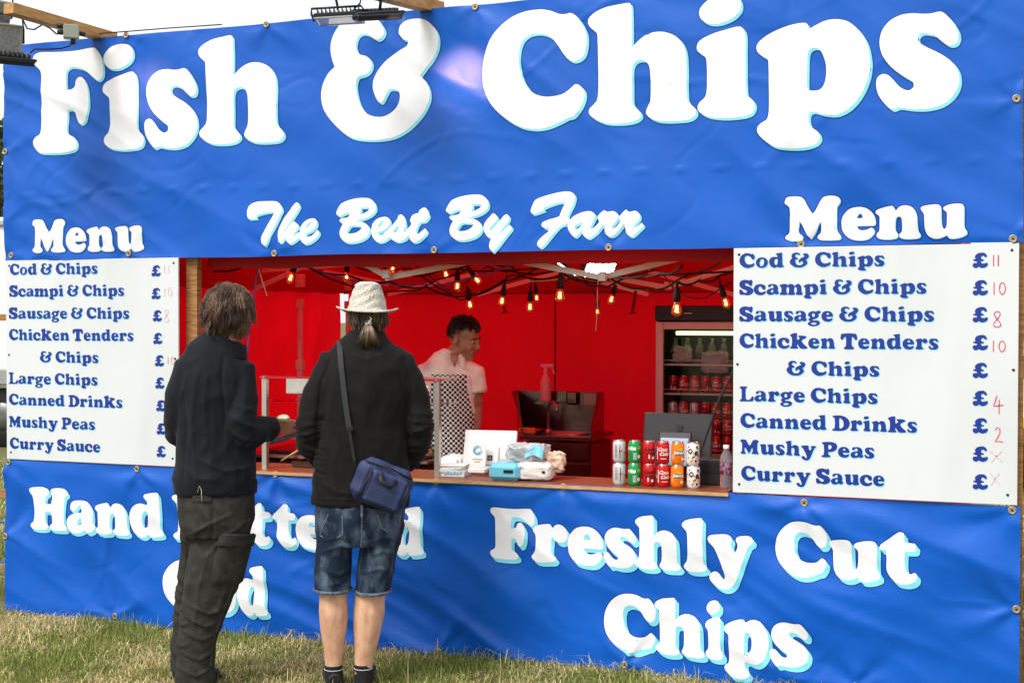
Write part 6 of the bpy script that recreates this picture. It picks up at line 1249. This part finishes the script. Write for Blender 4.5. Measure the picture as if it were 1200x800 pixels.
def leg_patch(rows, py0, py1, a0, a1, off, name, thick=.006, label=None, lean=0):
    p, r = sect(L, rows); 
    def ev(z):
        for i in range(len(p)-1):
            if p[i+1].z <= z <= p[i].z: t = (z-p[i].z)/(p[i+1].z-p[i].z); return p[i].lerp(p[i+1], t), (r[i][0]*(1-t)+r[i+1][0]*t, r[i][1]*(1-t)+r[i+1][1]*t)
        return p[0], r[0]
    z0, z1 = L(0, py1).z, L(0, py0).z
    def fn(o_, ed):
        def f(u, v):
            z = z0+(z1-z0)*v+lean*(u-.5); c_, (a, b) = ev(z); an = R(a0+(a1-a0)*u); e = off+o_*(1 if 0 < u < 1 and 0 < v < 1 else .1)+.002*n3(u*5, v*5, py0)
            return (c_.x+(a+e)*math.cos(an), c_.y+(b+e)*math.sin(an), z)
        return f
    g = MB(); g.grid(fn(thick, 0), 14, 10); return g.build(name, cargo, m1, local=True, label=label)
leg_patch(tr_rows, 632, 684, -95, 10, .004, 'cargo_pocket', .02, lean=-.03); leg_patch(tr_rows, 623, 639, -98, 12, .018, 'pocket_flap', .014, lean=-.03)
leg_patch([(209, 296, 565, .12), (209, 297, 590, .13), (212, 297, 610, .125)], 573, 584, -126, -96, .004, 'rear_pocket_flap', .004)
p_, r_2 = sect(L, tr_rows); g = MB(); g.tube([Vector((c_.x+(a_+.006)*math.cos(R(-38)), c_.y+(b_+.006)*math.sin(R(-38)), c_.z)) for c_, (a_, b_) in zip(p_, r_2)], .0022, 5); g.build('side_seam', mat('cargo_seam', srgb(78, 74, 68), .9), m1, local=True)
g = MB(); q = L(232, 572, -.128); g.tube([q, q+Vector((.01, -.006, .03)), q+Vector((.018, -.006, .012)), q+Vector((.02, -.008, -.04))], .0016, 5); g.build('drawstring', MT['string'], m1, local=True)
shoes(m1, [(L(212, 0).x, .28, -.1), (L(229, 0).x, .04, -.5)], shoe)
hb1, hb2, hb3, hb4 = (.105, .052, .023), (.06, .03, .014), (.19, .098, .045), (.03, .016, .009)
scalp(m1, hc1, MH1, mat('hair_base_dark', srgb(58, 38, 24), .7), (.078, .101, .102), lambda d: (d.y > -.45-.2*d.z or d.z > .6) and d.z > -.75, 'hair', .004, 4)
hair_strands(m1, hc1, MH1, 'hair', hair_m, 7600, .125, .0016, lambda d: d.z > -.55 and (d.y > -.5 or d.z > .4), lambda d: .75 if d.z > .3 else .6, 9, start_r=(.078, .102, .104), wave=.030, cols=[hb1, hb2, hb3, hb2, hb1, hb3], clump=24)
# wallet and paper in his hand
wl = Matrix.Translation(m1.location) @ Euler(m1.rotation_euler).to_matrix().to_4x4()
q = L(336, 504, .12); wal = thing('open_wallet', 'grey open wallet held in the hand of the man in the navy fleece', 'wallet', tuple(wl @ q), view_yaw(250))
wm = mat('wallet_grey', srgb(88, 90, 88), .6, bump=(90, .4, .002))
g = MB(); g.box((.01, 0, .004), (.115, .07, .012), (R(8), R(-2), R(4)), .004); g.build('upper_cover', wm, wal, local=True)
g = MB(); g.box((-.01, 0, -.052), (.15, .08, .012), (R(8), R(-14), R(4)), .004); g.build('lower_cover', wm, wal, local=True)
g = MB(); g.grid(lambda u, v: (-.02+.07*u, -.05+.07*v, -.03-.03*u+.006*math.sin(u*9)), 8, 4); g.build('banknote', MT['paper'], wal, local=True)
q = L(331, 491.5, .03); fl = thing('folded_note', 'pale cream folded paper on top of the hand holding the wallet', 'paper', tuple(wl @ q), view_yaw(250))
g = MB(); g.box((0, 0, 0), (.062, .05, .03), None, .014); skin(g, 'paper', mat('cream_paper', srgb(232, 220, 190), .7), fl, .004, 6, lambda x, y, z: .004*n3(x*25, y*25, z*25))

# ---------------- the vendor
m3, L = person('person', 'vendor with short dark hair in a pink polo shirt and checked apron behind the counter', 530, .95, 198)
tv = [(499, 558, 640, .125), (500, 557, 590, .115), (500, 556, 550, .11), (498, 556, 510, .11), (495, 557, 475, .12), (493, 559, 448, .12), (496, 557, 432, .105), (508, 552, 421, .08), (519, 547, 413, .065)]
aL = ([L(554, 436, 0), L(557, 455, 0), L(558, 478, .01), L(557, 500, 0), L(553, 525, -.03), L(550, 548, -.06)], [.062, .056, .045, .044, .036, .028])
aR = ([L(498, 436, 0), L(493, 458, 0), L(491, 482, -.0), L(492, 502, -.03), L(499, 522, -.12), L(506, 538, -.17)], [.062, .056, .046, .045, .036, .028])
MH3 = Matrix.Rotation(R(58), 3, 'Z') @ Matrix.Rotation(R(16), 3, 'X') @ Matrix.Rotation(R(-4), 3, 'Y'); hc3 = L(543.5, 396, -.03)
g = MB(); p, r = sect(L, tv[2:-1], .85); g.tube(p, r, 18)
for a_ in (aL, aR): g.tube(a_[0], [q_*.86 for q_ in a_[1]], 14)
for sx, px in ((-1, 516), (1, 544)): g.tube([L(px, 570), L(px, 640), L(px, 700), L(px, 705)], [.09, .075, .06, .05], 12)
add_head(g, hc3, MH3, 1.02); g.tube([hc3+Vector((-.01, .015, -.06)), L(534, 414, -.0), L(530, 424, 0)], [.056, .058, .07], 16)
add_hand(g, L(549.5, 552, -.065), basis((1, 0, 0), (-.05, -.1, -1)), .95, .45, -1); add_hand(g, L(508, 541, -.18), basis((1, -.2, 0), (.35, -.35, -.8)), .95, .5, 1)
skin(g, 'body', skin_tan, m3, .0050, 2)
dark = (.010, .007, .006); dk2 = (.022, .014, .011)
scalp(m3, hc3, MH3, mat('hair_black', srgb(24, 18, 16), .55, bump=(140, .6, .003)), (.0748, .0955, .0975), lambda d: (d.z > .42) or (d.y > -.35 and d.z > .25) or (d.y > .05 and d.z > -.1) or (d.y > .4 and d.z > -.4), 'hair', .001, 7)
hair_strands(m3, hc3, MH3, 'hair', hair_m, 900, .012, .0010, lambda d: -.35 < d.z < .45 and d.y > -.3-d.z*.5, lambda d: .3, 22, start_r=(.0752, .0955, .097), wave=.002, cols=[dark, dk2])
hair_strands(m3, hc3, MH3, 'hair', hair_m, 1500, .034, .0020, lambda d: d.z > .5 and d.y > -.86, lambda d: -.1, 21, start_r=(.0745, .095, .0985), wave=.008, clump=8, cols=[dark, dk2])
eyem = mat('eye_white', srgb(225, 220, 215), .2); irm = mat('iris_dark', srgb(30, 20, 16), .2)
for sx in (-1, 1):
    g = MB(); g.ell(hc3+MH3 @ Vector((sx*.031, -.0815, .004)), (.0085, .0095, .0036), 12, 8, MH3); e_ = g.build('eye', eyem, m3, local=True)
    g = MB(); g.ell(hc3+MH3 @ Vector((sx*.031+.003, -.0905, .002)), (.0055, .004, .0055), 10, 6, MH3); g.build('iris', irm, e_, local=True)
    g = MB(); g.tube([hc3+MH3 @ Vector((sx*.012, -.0925, .024)), hc3+MH3 @ Vector((sx*.032, -.0945, .029)), hc3+MH3 @ Vector((sx*.052, -.080, .022))], [(.004, .003), (.0045, .003), (.002, .002)], 6); g.build('eyebrow', mat('brow_dark', srgb(30, 20, 16), .8), m3, local=True)
g = MB(); g.tube([hc3+MH3 @ Vector((-.02, -.0925, -.064)), hc3+MH3 @ Vector((0, -.0965, -.0635)), hc3+MH3 @ Vector((.02, -.0925, -.064))], [(.001, .0015), (.002, .0025), (.001, .0015)], 6); g.build('mouth', mat('lips', srgb(130, 70, 62), .5), m3, local=True)
shirt = mat('polo_pink', srgb(255, 238, 220), .85, bump=(350, .4, .001), var=(8, srgb(214, 172, 162), .4, .7), spec=.2)
g = MB(); p, r = sect(L, tv); g.tube(p, r, 26)
for a_ in (aL, aR): g.tube([a_[0][0]+Vector((-.02 if a_ is aL else .02, 0, .0)), a_[0][0], a_[0][1], a_[0][1].lerp(a_[0][2], .15)], [.066, .068, .068, .067], 16)
skin(g, 'polo_shirt', shirt, m3, .007, 5, lambda x, y, z: .006*rid(x*6+3, y*6, z*9+x*10)+.003*n3(x*12, y*9, z*12))
g = MB(); ck = L(532.5, 414, -.004); Mk = Matrix.Rotation(R(16), 3, 'X') @ Matrix.Rotation(R(-6), 3, 'Y')
g.torus(ck, .066, .014, 26, 8, Mk)
for sx in (-1, 1): g.tube([ck+Mk @ Vector((sx*.058, -.034, .008)), ck+Mk @ Vector((sx*.040, -.066, -.012)), ck+Mk @ Vector((sx*.040, -.098, -.050)), ck+Mk @ Vector((sx*.050, -.108, -.074))], [(.017, .006), (.024, .007), (.018, .006), (.003, .003)], 8)
g.build('collar', mat('collar_pale', srgb(255, 232, 216), .8), m3, local=True)
g = MB(); q = ck+Vector((0, -.094, -.03)); g.tube([q+Vector((0, .02, .03)), q, q+Vector((.001, -.012, -.045))], [(.026, .012), (.020, .010), (.003, .004)], 10); g.build('open_neck', skin_tan, m3, local=True)
for k_ in range(2):
    g = MB(); g.ell(q+Vector((.001, -.017, -.058-.03*k_)), (.005, .003, .005), 8, 6); g.build('button', MT['white_plastic'], m3, local=True)
g = MB()
for a_ in (aL, aR):
    c_ = a_[0][1].lerp(a_[0][2], .15); g.tube([c_+Vector((0, 0, .012)), c_+Vector((0, 0, -.006))], .0715, 22, cap=False)
g.build('sleeve_cuff', mat('cuff_pink', srgb(214, 150, 138), .85), m3, local=True)
# checked apron, following the chest
ap = mat('apron_check', srgb(235, 228, 220), .85); t_ = ap.node_tree; ck_ = t_.nodes.new('ShaderNodeTexChecker'); uvn = t_.nodes.new('ShaderNodeUVMap'); ck_.inputs['Scale'].default_value = 1; ck_.inputs[1].default_value = srgb(232, 224, 216); ck_.inputs[2].default_value = srgb(18, 17, 20)
t_.links.new(uvn.outputs[0], ck_.inputs['Vector']); t_.links.new(ck_.outputs[0], t_.nodes['Principled BSDF'].inputs['Base Color'])
zt, zb_ = L(0, 438).z, L(0, 640).z; nu, nv = 30, 60
def apfn(u, v):
    z = zb_+(zt-zb_)*v; hw_ = .105 if v > .93 else .105+.075*min(1, (.93-v)/.3); rows = tv
    zs = [L(0, r_[2]).z for r_ in rows]; k = max(0, min(len(rows)-2, next((i for i in range(len(rows)-1) if zs[i+1] >= z), 0))); t = max(0, min(1, (z-zs[k])/(zs[k+1]-zs[k])))
    a, b = rows[k], rows[k+1]; rx = ((a[1]-a[0])*(1-t)+(b[1]-b[0])*t)/2/198+.012; ry = a[3]*(1-t)+b[3]*t; cx = ((a[0]+a[1])*(1-t)+(b[0]+b[1])*t)/2/198-530/198
    x = (2*u-1)*hw_; xx = max(-.96, min(.96, x/rx)); y = -(ry+.016)*math.sqrt(1-xx*xx)
    return (cx+xx*rx, y+.006*n3(x*12, z*6, 2)-.004*math.sin(x*40+z*6), z)
g = MB(); g.grid(apfn, nu, nv); me = g.mesh('apron'); uv = me.uv_layers.new(name='UVMap'); vs_ = [tuple(v_) for v_ in g.v]
lay = [(0, 0)]*len(vs_)
for j in range(nv+1):
    for i in range(nu+1):
        k = j*(nu+1)+i; hw_ = .105 if j/nv > .93 else .105+.075*min(1, (.93-j/nv)/.3); lay[k] = ((2*i/nu-1)*hw_/.0150+40, (zb_+(zt-zb_)*j/nv)/.0150)
for lp_ in me.loops: uv.data[lp_.index].uv = lay[lp_.vertex_index]
link('apron', me, ap, m3, True)
g = MB(); p, r = sect(L, [(500, 557, 560, .115), (500, 558, 600, .12), (502, 556, 640, .11)]); g.tube(p, r, 20)
for px in (515, 545): g.tube([L(px, 620), L(px, 660), L(px, 700), L(px, 706)], [.1, .08, .07, .07], 14)
skin(g, 'trousers', cargo, m3, .01, 4)
shoes(m3, [(-.07, -.02, math.pi+.1), (.07, -.02, math.pi-.1)], shoe)
# ================================================================ ground and surroundings
soil = mat('turf_soil', srgb(104, 92, 56), .95, bump=(9, .6, .03), var=(3.2, srgb(86, 96, 40), .38, .62))
def gz_(x, y): return .012*n3(x*1.3, y*1.3)+.008*n3(x*4, y*4, 3)+.25*max(0, n3(x*.03, y*.03, 5))*max(0, min(1, (y-8)/30))-.0
def gsheet():
    xs = sorted(set([-400, -200, -100, -50, -25, -14, 14, 25, 50, 100, 200, 400]+[i*.16 for i in range(-50, 45)])); ys = sorted(set([-300, -100, -40, -16, 16, 24, 40, 80, 160, 400, 700]+[i*.16 for i in range(-56, 60)]))
    vs = [(x, y, gz_(x, y)-.008) for y in ys for x in xs]; n = len(xs); return MB().add(vs, [(j*n+i, j*n+i+1, (j+1)*n+i+1, (j+1)*n+i) for j in range(len(ys)-1) for i in range(n-1)], True)
tag(gsheet().build('grass_ground', soil), 'flat showground meadow of short dry turf', None, None, 'structure')
def blades(name, label, regions, seed):
    g_ = np.random.default_rng(seed); Vs = []; Cs = []; Ns = 0
    for (x0, x1, y0, y1, dens, hmin, hmax, w_) in regions:
        n = int((x1-x0)*(y1-y0)*dens); x = g_.uniform(x0, x1, n); y = g_.uniform(y0, y1, n)
        patch = np.array([n3(a*1.6, b*1.6, 8)+.5*n3(a*5, b*5, 2) for a, b in zip(x.tolist(), y.tolist())]); h = g_.uniform(hmin, hmax, n)*(1+.5*patch)
        z = np.array([gz_(a, b)-.01 for a, b in zip(x.tolist(), y.tolist())]); an = g_.uniform(0, 2*np.pi, n); lean = g_.uniform(.1, 1.3, n); dry = g_.uniform(0, 1, n) < (.36-.9*patch)
        lean = np.where(dry, lean*1.9, lean); h = np.where(dry, h*1.25, h); dx, dy = np.cos(an), np.sin(an); px_, py_ = -dy*w_/2*g_.uniform(.6, 1.4, n), dx*w_/2*g_.uniform(.6, 1.4, n)
        b0 = np.stack([x-px_, y-py_, z], 1); b1 = np.stack([x+px_, y+py_, z], 1); mx_, my_ = x+dx*h*lean*.3, y+dy*h*lean*.3
        m0 = np.stack([mx_-px_*.7, my_-py_*.7, z+h*.6], 1); m1_ = np.stack([mx_+px_*.7, my_+py_*.7, z+h*.6], 1); tp_ = np.stack([x+dx*h*lean*.9, y+dy*h*lean*.9, z+h*np.clip(1.12-lean*.5, .35, 1)], 1)
        V = np.stack([b0, b1, m1_, m0, tp_], 1).reshape(-1, 3); k = g_.uniform(.7, 1.35, n)[:, None]; t = g_.uniform(0, 1, n)[:, None]
        gr = (np.array([.16, .21, .035])*(1-t)+np.array([.31, .34, .08])*t)*k; st = (np.array([.50, .39, .16])*(1-t)+np.array([.78, .65, .36])*t)*k; c = np.where(dry[:, None], st, gr)
        C = np.repeat(np.concatenate([c, np.ones((n, 1))], 1), 5, 0); Vs.append(V); Cs.append(C); Ns += n
    V = np.concatenate(Vs); C = np.concatenate(Cs); me = bpy.data.meshes.new(name); me.vertices.add(len(V)); me.vertices.foreach_set('co', V.ravel())
    b = (np.arange(Ns)*5)[:, None]; li = (b+np.array([[0, 1, 2, 3, 3, 2, 4]])).ravel(); me.loops.add(len(li)); me.loops.foreach_set('vertex_index', li)
    me.polygons.add(Ns*2); st = np.stack([np.arange(Ns)*7, np.arange(Ns)*7+4], 1).ravel(); me.polygons.foreach_set('loop_start', st); me.polygons.foreach_set('loop_total', np.tile([4, 3], Ns)); me.update(calc_edges=True)
    a = me.color_attributes.new('Col', 'FLOAT_COLOR', 'POINT'); a.data.foreach_set('color', C.astype('f').ravel())
    return tag(link(name, me, attr_mat(name+'_blade', 'Col', .65, .3)), label, 'grass', None, 'stuff')
blades('grass', 'short mixed green and straw coloured grass in front of the stall', [(-4.4, 1.6, -1.9, -.02, 7500, .014, .042, .0046), (-3.4, 1.6, -.07, .03, 1300, .03, .08, .0042), (1.6, 3.4, -1.9, -.02, 1800, .02, .06, .006), (-5.2, 2.4, -3.6, -1.9, 1600, .02, .06, .006), (-4.4, 1.6, -1.9, -.02, 240, .06, .11, .0048), (-9, -3.2, .0, 7, 500, .03, .08, .010), (2.4, 5, 0, 9, 500, .03, .08, .010)], 3)

# ---- trees
leafc = attr_mat('leaf', 'Col', .6, .35)
def foliage(rng, blobs, n, size, col):
    pts = []; C = []
    g = MB()
    for (cx, cy, cz, r) in blobs:
        for _ in range(n):
            d = Vector((rng.gauss(0, 1), rng.gauss(0, 1), rng.gauss(0, 1))).normalized()*r*rng.uniform(.45, 1.05)
            p = Vector((cx, cy, cz))+Vector((d.x, d.y, d.z*.8)); u = Vector((rng.gauss(0, 1), rng.gauss(0, 1), rng.gauss(0, 1))).normalized()*size*rng.uniform(.6, 1.4); w_ = u.cross(Vector((rng.gauss(0, 1), rng.gauss(0, 1), rng.gauss(0, 1)))).normalized()*u.length*.55
            g.add([p-u, p+w_, p+u, p-w_], [(0, 1, 2, 3)]); k = rng.uniform(.6, 1.4); C += [(col[0]*k, col[1]*k, col[2]*k, 1)]*4
    return g, C
bark = mat('bark', srgb(92, 76, 60), .95, bump=(8, .8, .04, (1, 1, .3)))
def tree(label, x, y, h_, r, seed, col=(.055, .085, .022), n=260, cat='tree', grp=None):
    rng = random.Random(seed); root = thing('tree', label, cat, (x, y, 0), 0, grp); g = MB()
    g.tube([(x, y, -.1), (x+.1, y, h_*.25), (x-.1, y+.1, h_*.55), (x, y, h_*.85)], [r*.11, r*.085, r*.05, r*.02], 10)
    blobs = []
    for i in range(16):
        a = rng.uniform(0, 6.28); q = rng.uniform(.2, .9)*r; z = h_*rng.uniform(.38, .95); q *= 1-.5*abs(z/h_-.6); c_ = (x+q*math.cos(a), y+q*math.sin(a), z); blobs.append((*c_, r*rng.uniform(.28, .42)))
        g.tube([(x, y, z*.7), ((x+c_[0])/2, (y+c_[1])/2, z*.88), c_], [r*.035, r*.02, r*.008], 6)
    g.build('trunk', bark, root); f, C = foliage(rng, blobs, n, .11, col); me = f.mesh('crown'); a = me.color_attributes.new('Col', 'FLOAT_COLOR', 'POINT'); a.data.foreach_set('color', np.array(C, 'f').ravel()); link('crown', me, leafc, root)
def spot(px, Y): return at(px, 375, Y).x
tree('tall dark green tree behind the white lorry at the left edge', spot(-10, 17), 17, 6.6, 3.0, 1)
tree('broad leafy tree half hidden behind the left side of the stall', spot(70, 22), 22, 5.6, 3.2, 2)
tree('small olive green tree behind the right end of the stall beyond the parked car', spot(1215, 26), 26, 2.9, 1.9, 3, (.09, .11, .03), 220)
rng = random.Random(5); hx = spot(1200, 21)
f, C = foliage(rng, [(hx-3.5+i*.8, 21.5+rng.uniform(-.3, .3), .75+rng.uniform(-.1, .15), .8) for i in range(9)], 420, .09, (.08, .095, .03)); me = f.mesh('hedge'); a = me.color_attributes.new('Col', 'FLOAT_COLOR', 'POINT'); a.data.foreach_set('color', np.array(C, 'f').ravel())
hg = thing('hedge', 'low yellowish green hedge behind the parked car at the right edge', 'hedge', (hx, 21.5, 0)); link('foliage', me, leafc, hg)

# ---- lorry at the left edge
vp = mat('vehicle_white', srgb(226, 228, 228), .3, bump=(3, .03, .01), var=(1.5, srgb(216, 217, 216), .45, .75), Coat_Weight=.3); tyre = mat('tyre', srgb(24, 24, 25), .85); rim = mat('rim_grey', srgb(120, 120, 120), .4, .7); dgl = mat('vehicle_glass', srgb(30, 38, 42), .08, spec=.8)
ly = 7.6; rx_ = spot(9, ly)
lo_ = thing('box_lorry', 'white box lorry parked behind the left end of the stall', 'lorry', (rx_-2.2, ly+1, 0), .12)
P = lambda c_, s_, b=.02: MB().box(c_, s_, None, b)
P((0, 0, 1.95), (5.2, 2.1, 2.3), .03).build('cargo_box', vp, lo_, local=True); P((0, -.02, .72), (5.0, 1.9, .12)).build('chassis', MT['black_metal'], lo_, local=True)
P((0, -1.06, .95), (5.1, .04, .22)).build('side_skirt', mat('skirt_grey', srgb(150, 150, 148), .5), lo_, local=True)
P((0, -1.07, 3.02), (5.2, .05, .09)).build('cant_rail', mat('rail_alu', srgb(180, 182, 184), .4, .7), lo_, local=True)
P((-3.35, 0, 1.25), (1.5, 1.9, 1.5), .12).build('cab', vp, lo_, local=True); P((-3.4, -.955, 1.5), (.8, .02, .5)).build('cab_window', dgl, lo_, local=True); P((-4.1, 0, 1.6), (.03, 1.6, .6)).build('windscreen', dgl, lo_, local=True)
for x in (1.75, 2.45-.0, -3.2):
    for sy in (-1, 1):
        if x == 2.45 and sy: pass
        g = MB(); M_ = RX90; g.lathe([(.2, -.12), (.4, -.12), (.43, -.08), (.43, .08), (.4, .12), (.2, .12)], 28, (x if x != 2.45 else 2.68, sy*.86, .42), M_); w_ = g.build('wheel', tyre, lo_, local=True)
        g = MB(); g.lathe([(0, -.09), (.12, -.1), (.2, -.06), (.24, -.11), (.25, .11), (0, .08)], 20, (x if x != 2.45 else 2.68, sy*.86, .42), M_); g.build('rim', rim, w_, local=True)
P((2.62, -.6, 1.2), (.03, .2, .12)).build('tail_lamp', mat('lamp_red', srgb(150, 20, 20), .3), lo_, local=True)

# ---- car at the right edge, rear towards us
cy = 7.6; cx = spot(1223, cy); cr_ = thing('parked_car', 'white car with a yellow rear number plate parked behind the right end of the stall', 'car', (cx, cy+2, 0), 0)
g = MB()
prof = [(-2.0, .32), (-2.0, .75), (-1.96, .9), (-1.8, 1.42), (-1.5, 1.5), (.4, 1.48), (1.1, 1.05), (2.0, .85), (2.1, .6), (2.08, .32)]
ws = [.82, .86, .86, .68, .62, .62, .78, .8, .82, .8]
nP = len(prof); vs = [(-w_, y, z) for (y, z), w_ in zip(prof, ws)]+[(w_, y, z) for (y, z), w_ in zip(prof, ws)]
fs = [(i, i+nP, (i+1) % nP+nP, (i+1) % nP) for i in range(nP)]+[tuple(range(nP)), tuple(reversed(range(nP, 2*nP)))]
g.add(vs, fs); bm2 = bmesh.new(); me = g.mesh('body'); bm2.from_mesh(me); bmesh.ops.bevel(bm2, geom=bm2.edges[:], offset=.05, segments=3, affect='EDGES', profile=.6); bmesh.ops.recalc_face_normals(bm2, faces=bm2.faces[:]); bm2.to_mesh(me); bm2.free()
me.polygons.foreach_set('use_smooth', [True]*len(me.polygons)); link('body', me, vp, cr_, True)
MB().box((0, -1.885, 1.18), (1.18, .03, .42), (R(17), 0, 0), .012).build('rear_window', dgl, cr_, local=True)
for sx in (-1, 1):
    MB().box((sx*.76, -.3, 1.2), (.03, 1.5, .34), (0, R(-15*sx), 0), .01).build('side_window', dgl, cr_, local=True); MB().box((sx*.74, -2.0, .82), (.16, .04, .34), None, .02).build('tail_light', mat('tail_red', srgb(140, 18, 20), .3), cr_, local=True)
    for yy in (-1.25, 1.3):
        g = MB(); g.lathe([(.18, -.1), (.29, -.1), (.31, -.07), (.31, .07), (.29, .1), (.18, .1)], 26, (sx*.75, yy, .31), Matrix.Rotation(math.pi/2, 3, 'Y')); w_ = g.build('wheel', tyre, cr_, local=True); g = MB(); g.lathe([(0, -.08), (.1, -.09), (.19, -.09), (.19, .09), (0, .08)], 18, (sx*.75, yy, .31), Matrix.Rotation(math.pi/2, 3, 'Y')); g.build('rim', rim, w_, local=True)
MB().box((0, -2.04, .45), (1.66, .1, .24), None, .03).build('bumper', MT['black_metal'], cr_, local=True)
pl_ = MB().box((0, -2.035, .70), (.52, .012, .11), None, .003).build('number_plate', mat('plate_yellow', srgb(238, 196, 30), .4), cr_, local=True)
tv_, tf_ = text_pts('K', .11, 0, .002); MB().add([(-.225+x, -2.0425, .665+z) for x, z in tv_], tf_).build('plate_letter', MT['black'], pl_, local=True)
# rails and ropes seen past the two ends
post('timber_brace', 'brown timber brace behind the stall at the right edge, level with the menu board foot', at(1150, 512, .55), at(1260, 508, .55), .06, .07, cat='timber brace')
post('timber_brace', 'brown timber brace poking out behind the left edge of the lower banner', at(-60, 577, .5), at(60, 578, .5), .05, .045, cat='timber brace')
for lb, y in (('upper blue guy rope behind the left edge of the lower banner', 611), ('lower blue guy rope behind the left edge of the lower banner', 658)):
    cord('guy_rope', lb, [(-60, y-1, .5), (0, y, .5), (40, y+1, .5)], .006, MT['blue_cord'], 'rope')
tp_ = at(-62, 600, .5); post('timber_stake', 'upright wooden stake left of the stall where the blue guy ropes end', (tp_.x, .5, 0), (tp_.x, .5, 1.0), .06, .06, cat='stake')
post('timber_stub', 'pointed end of a timber bar sticking out beyond the left menu board', at(-6, 372, .25), at(14, 372, .25), .09, .04, cat='timber bar')
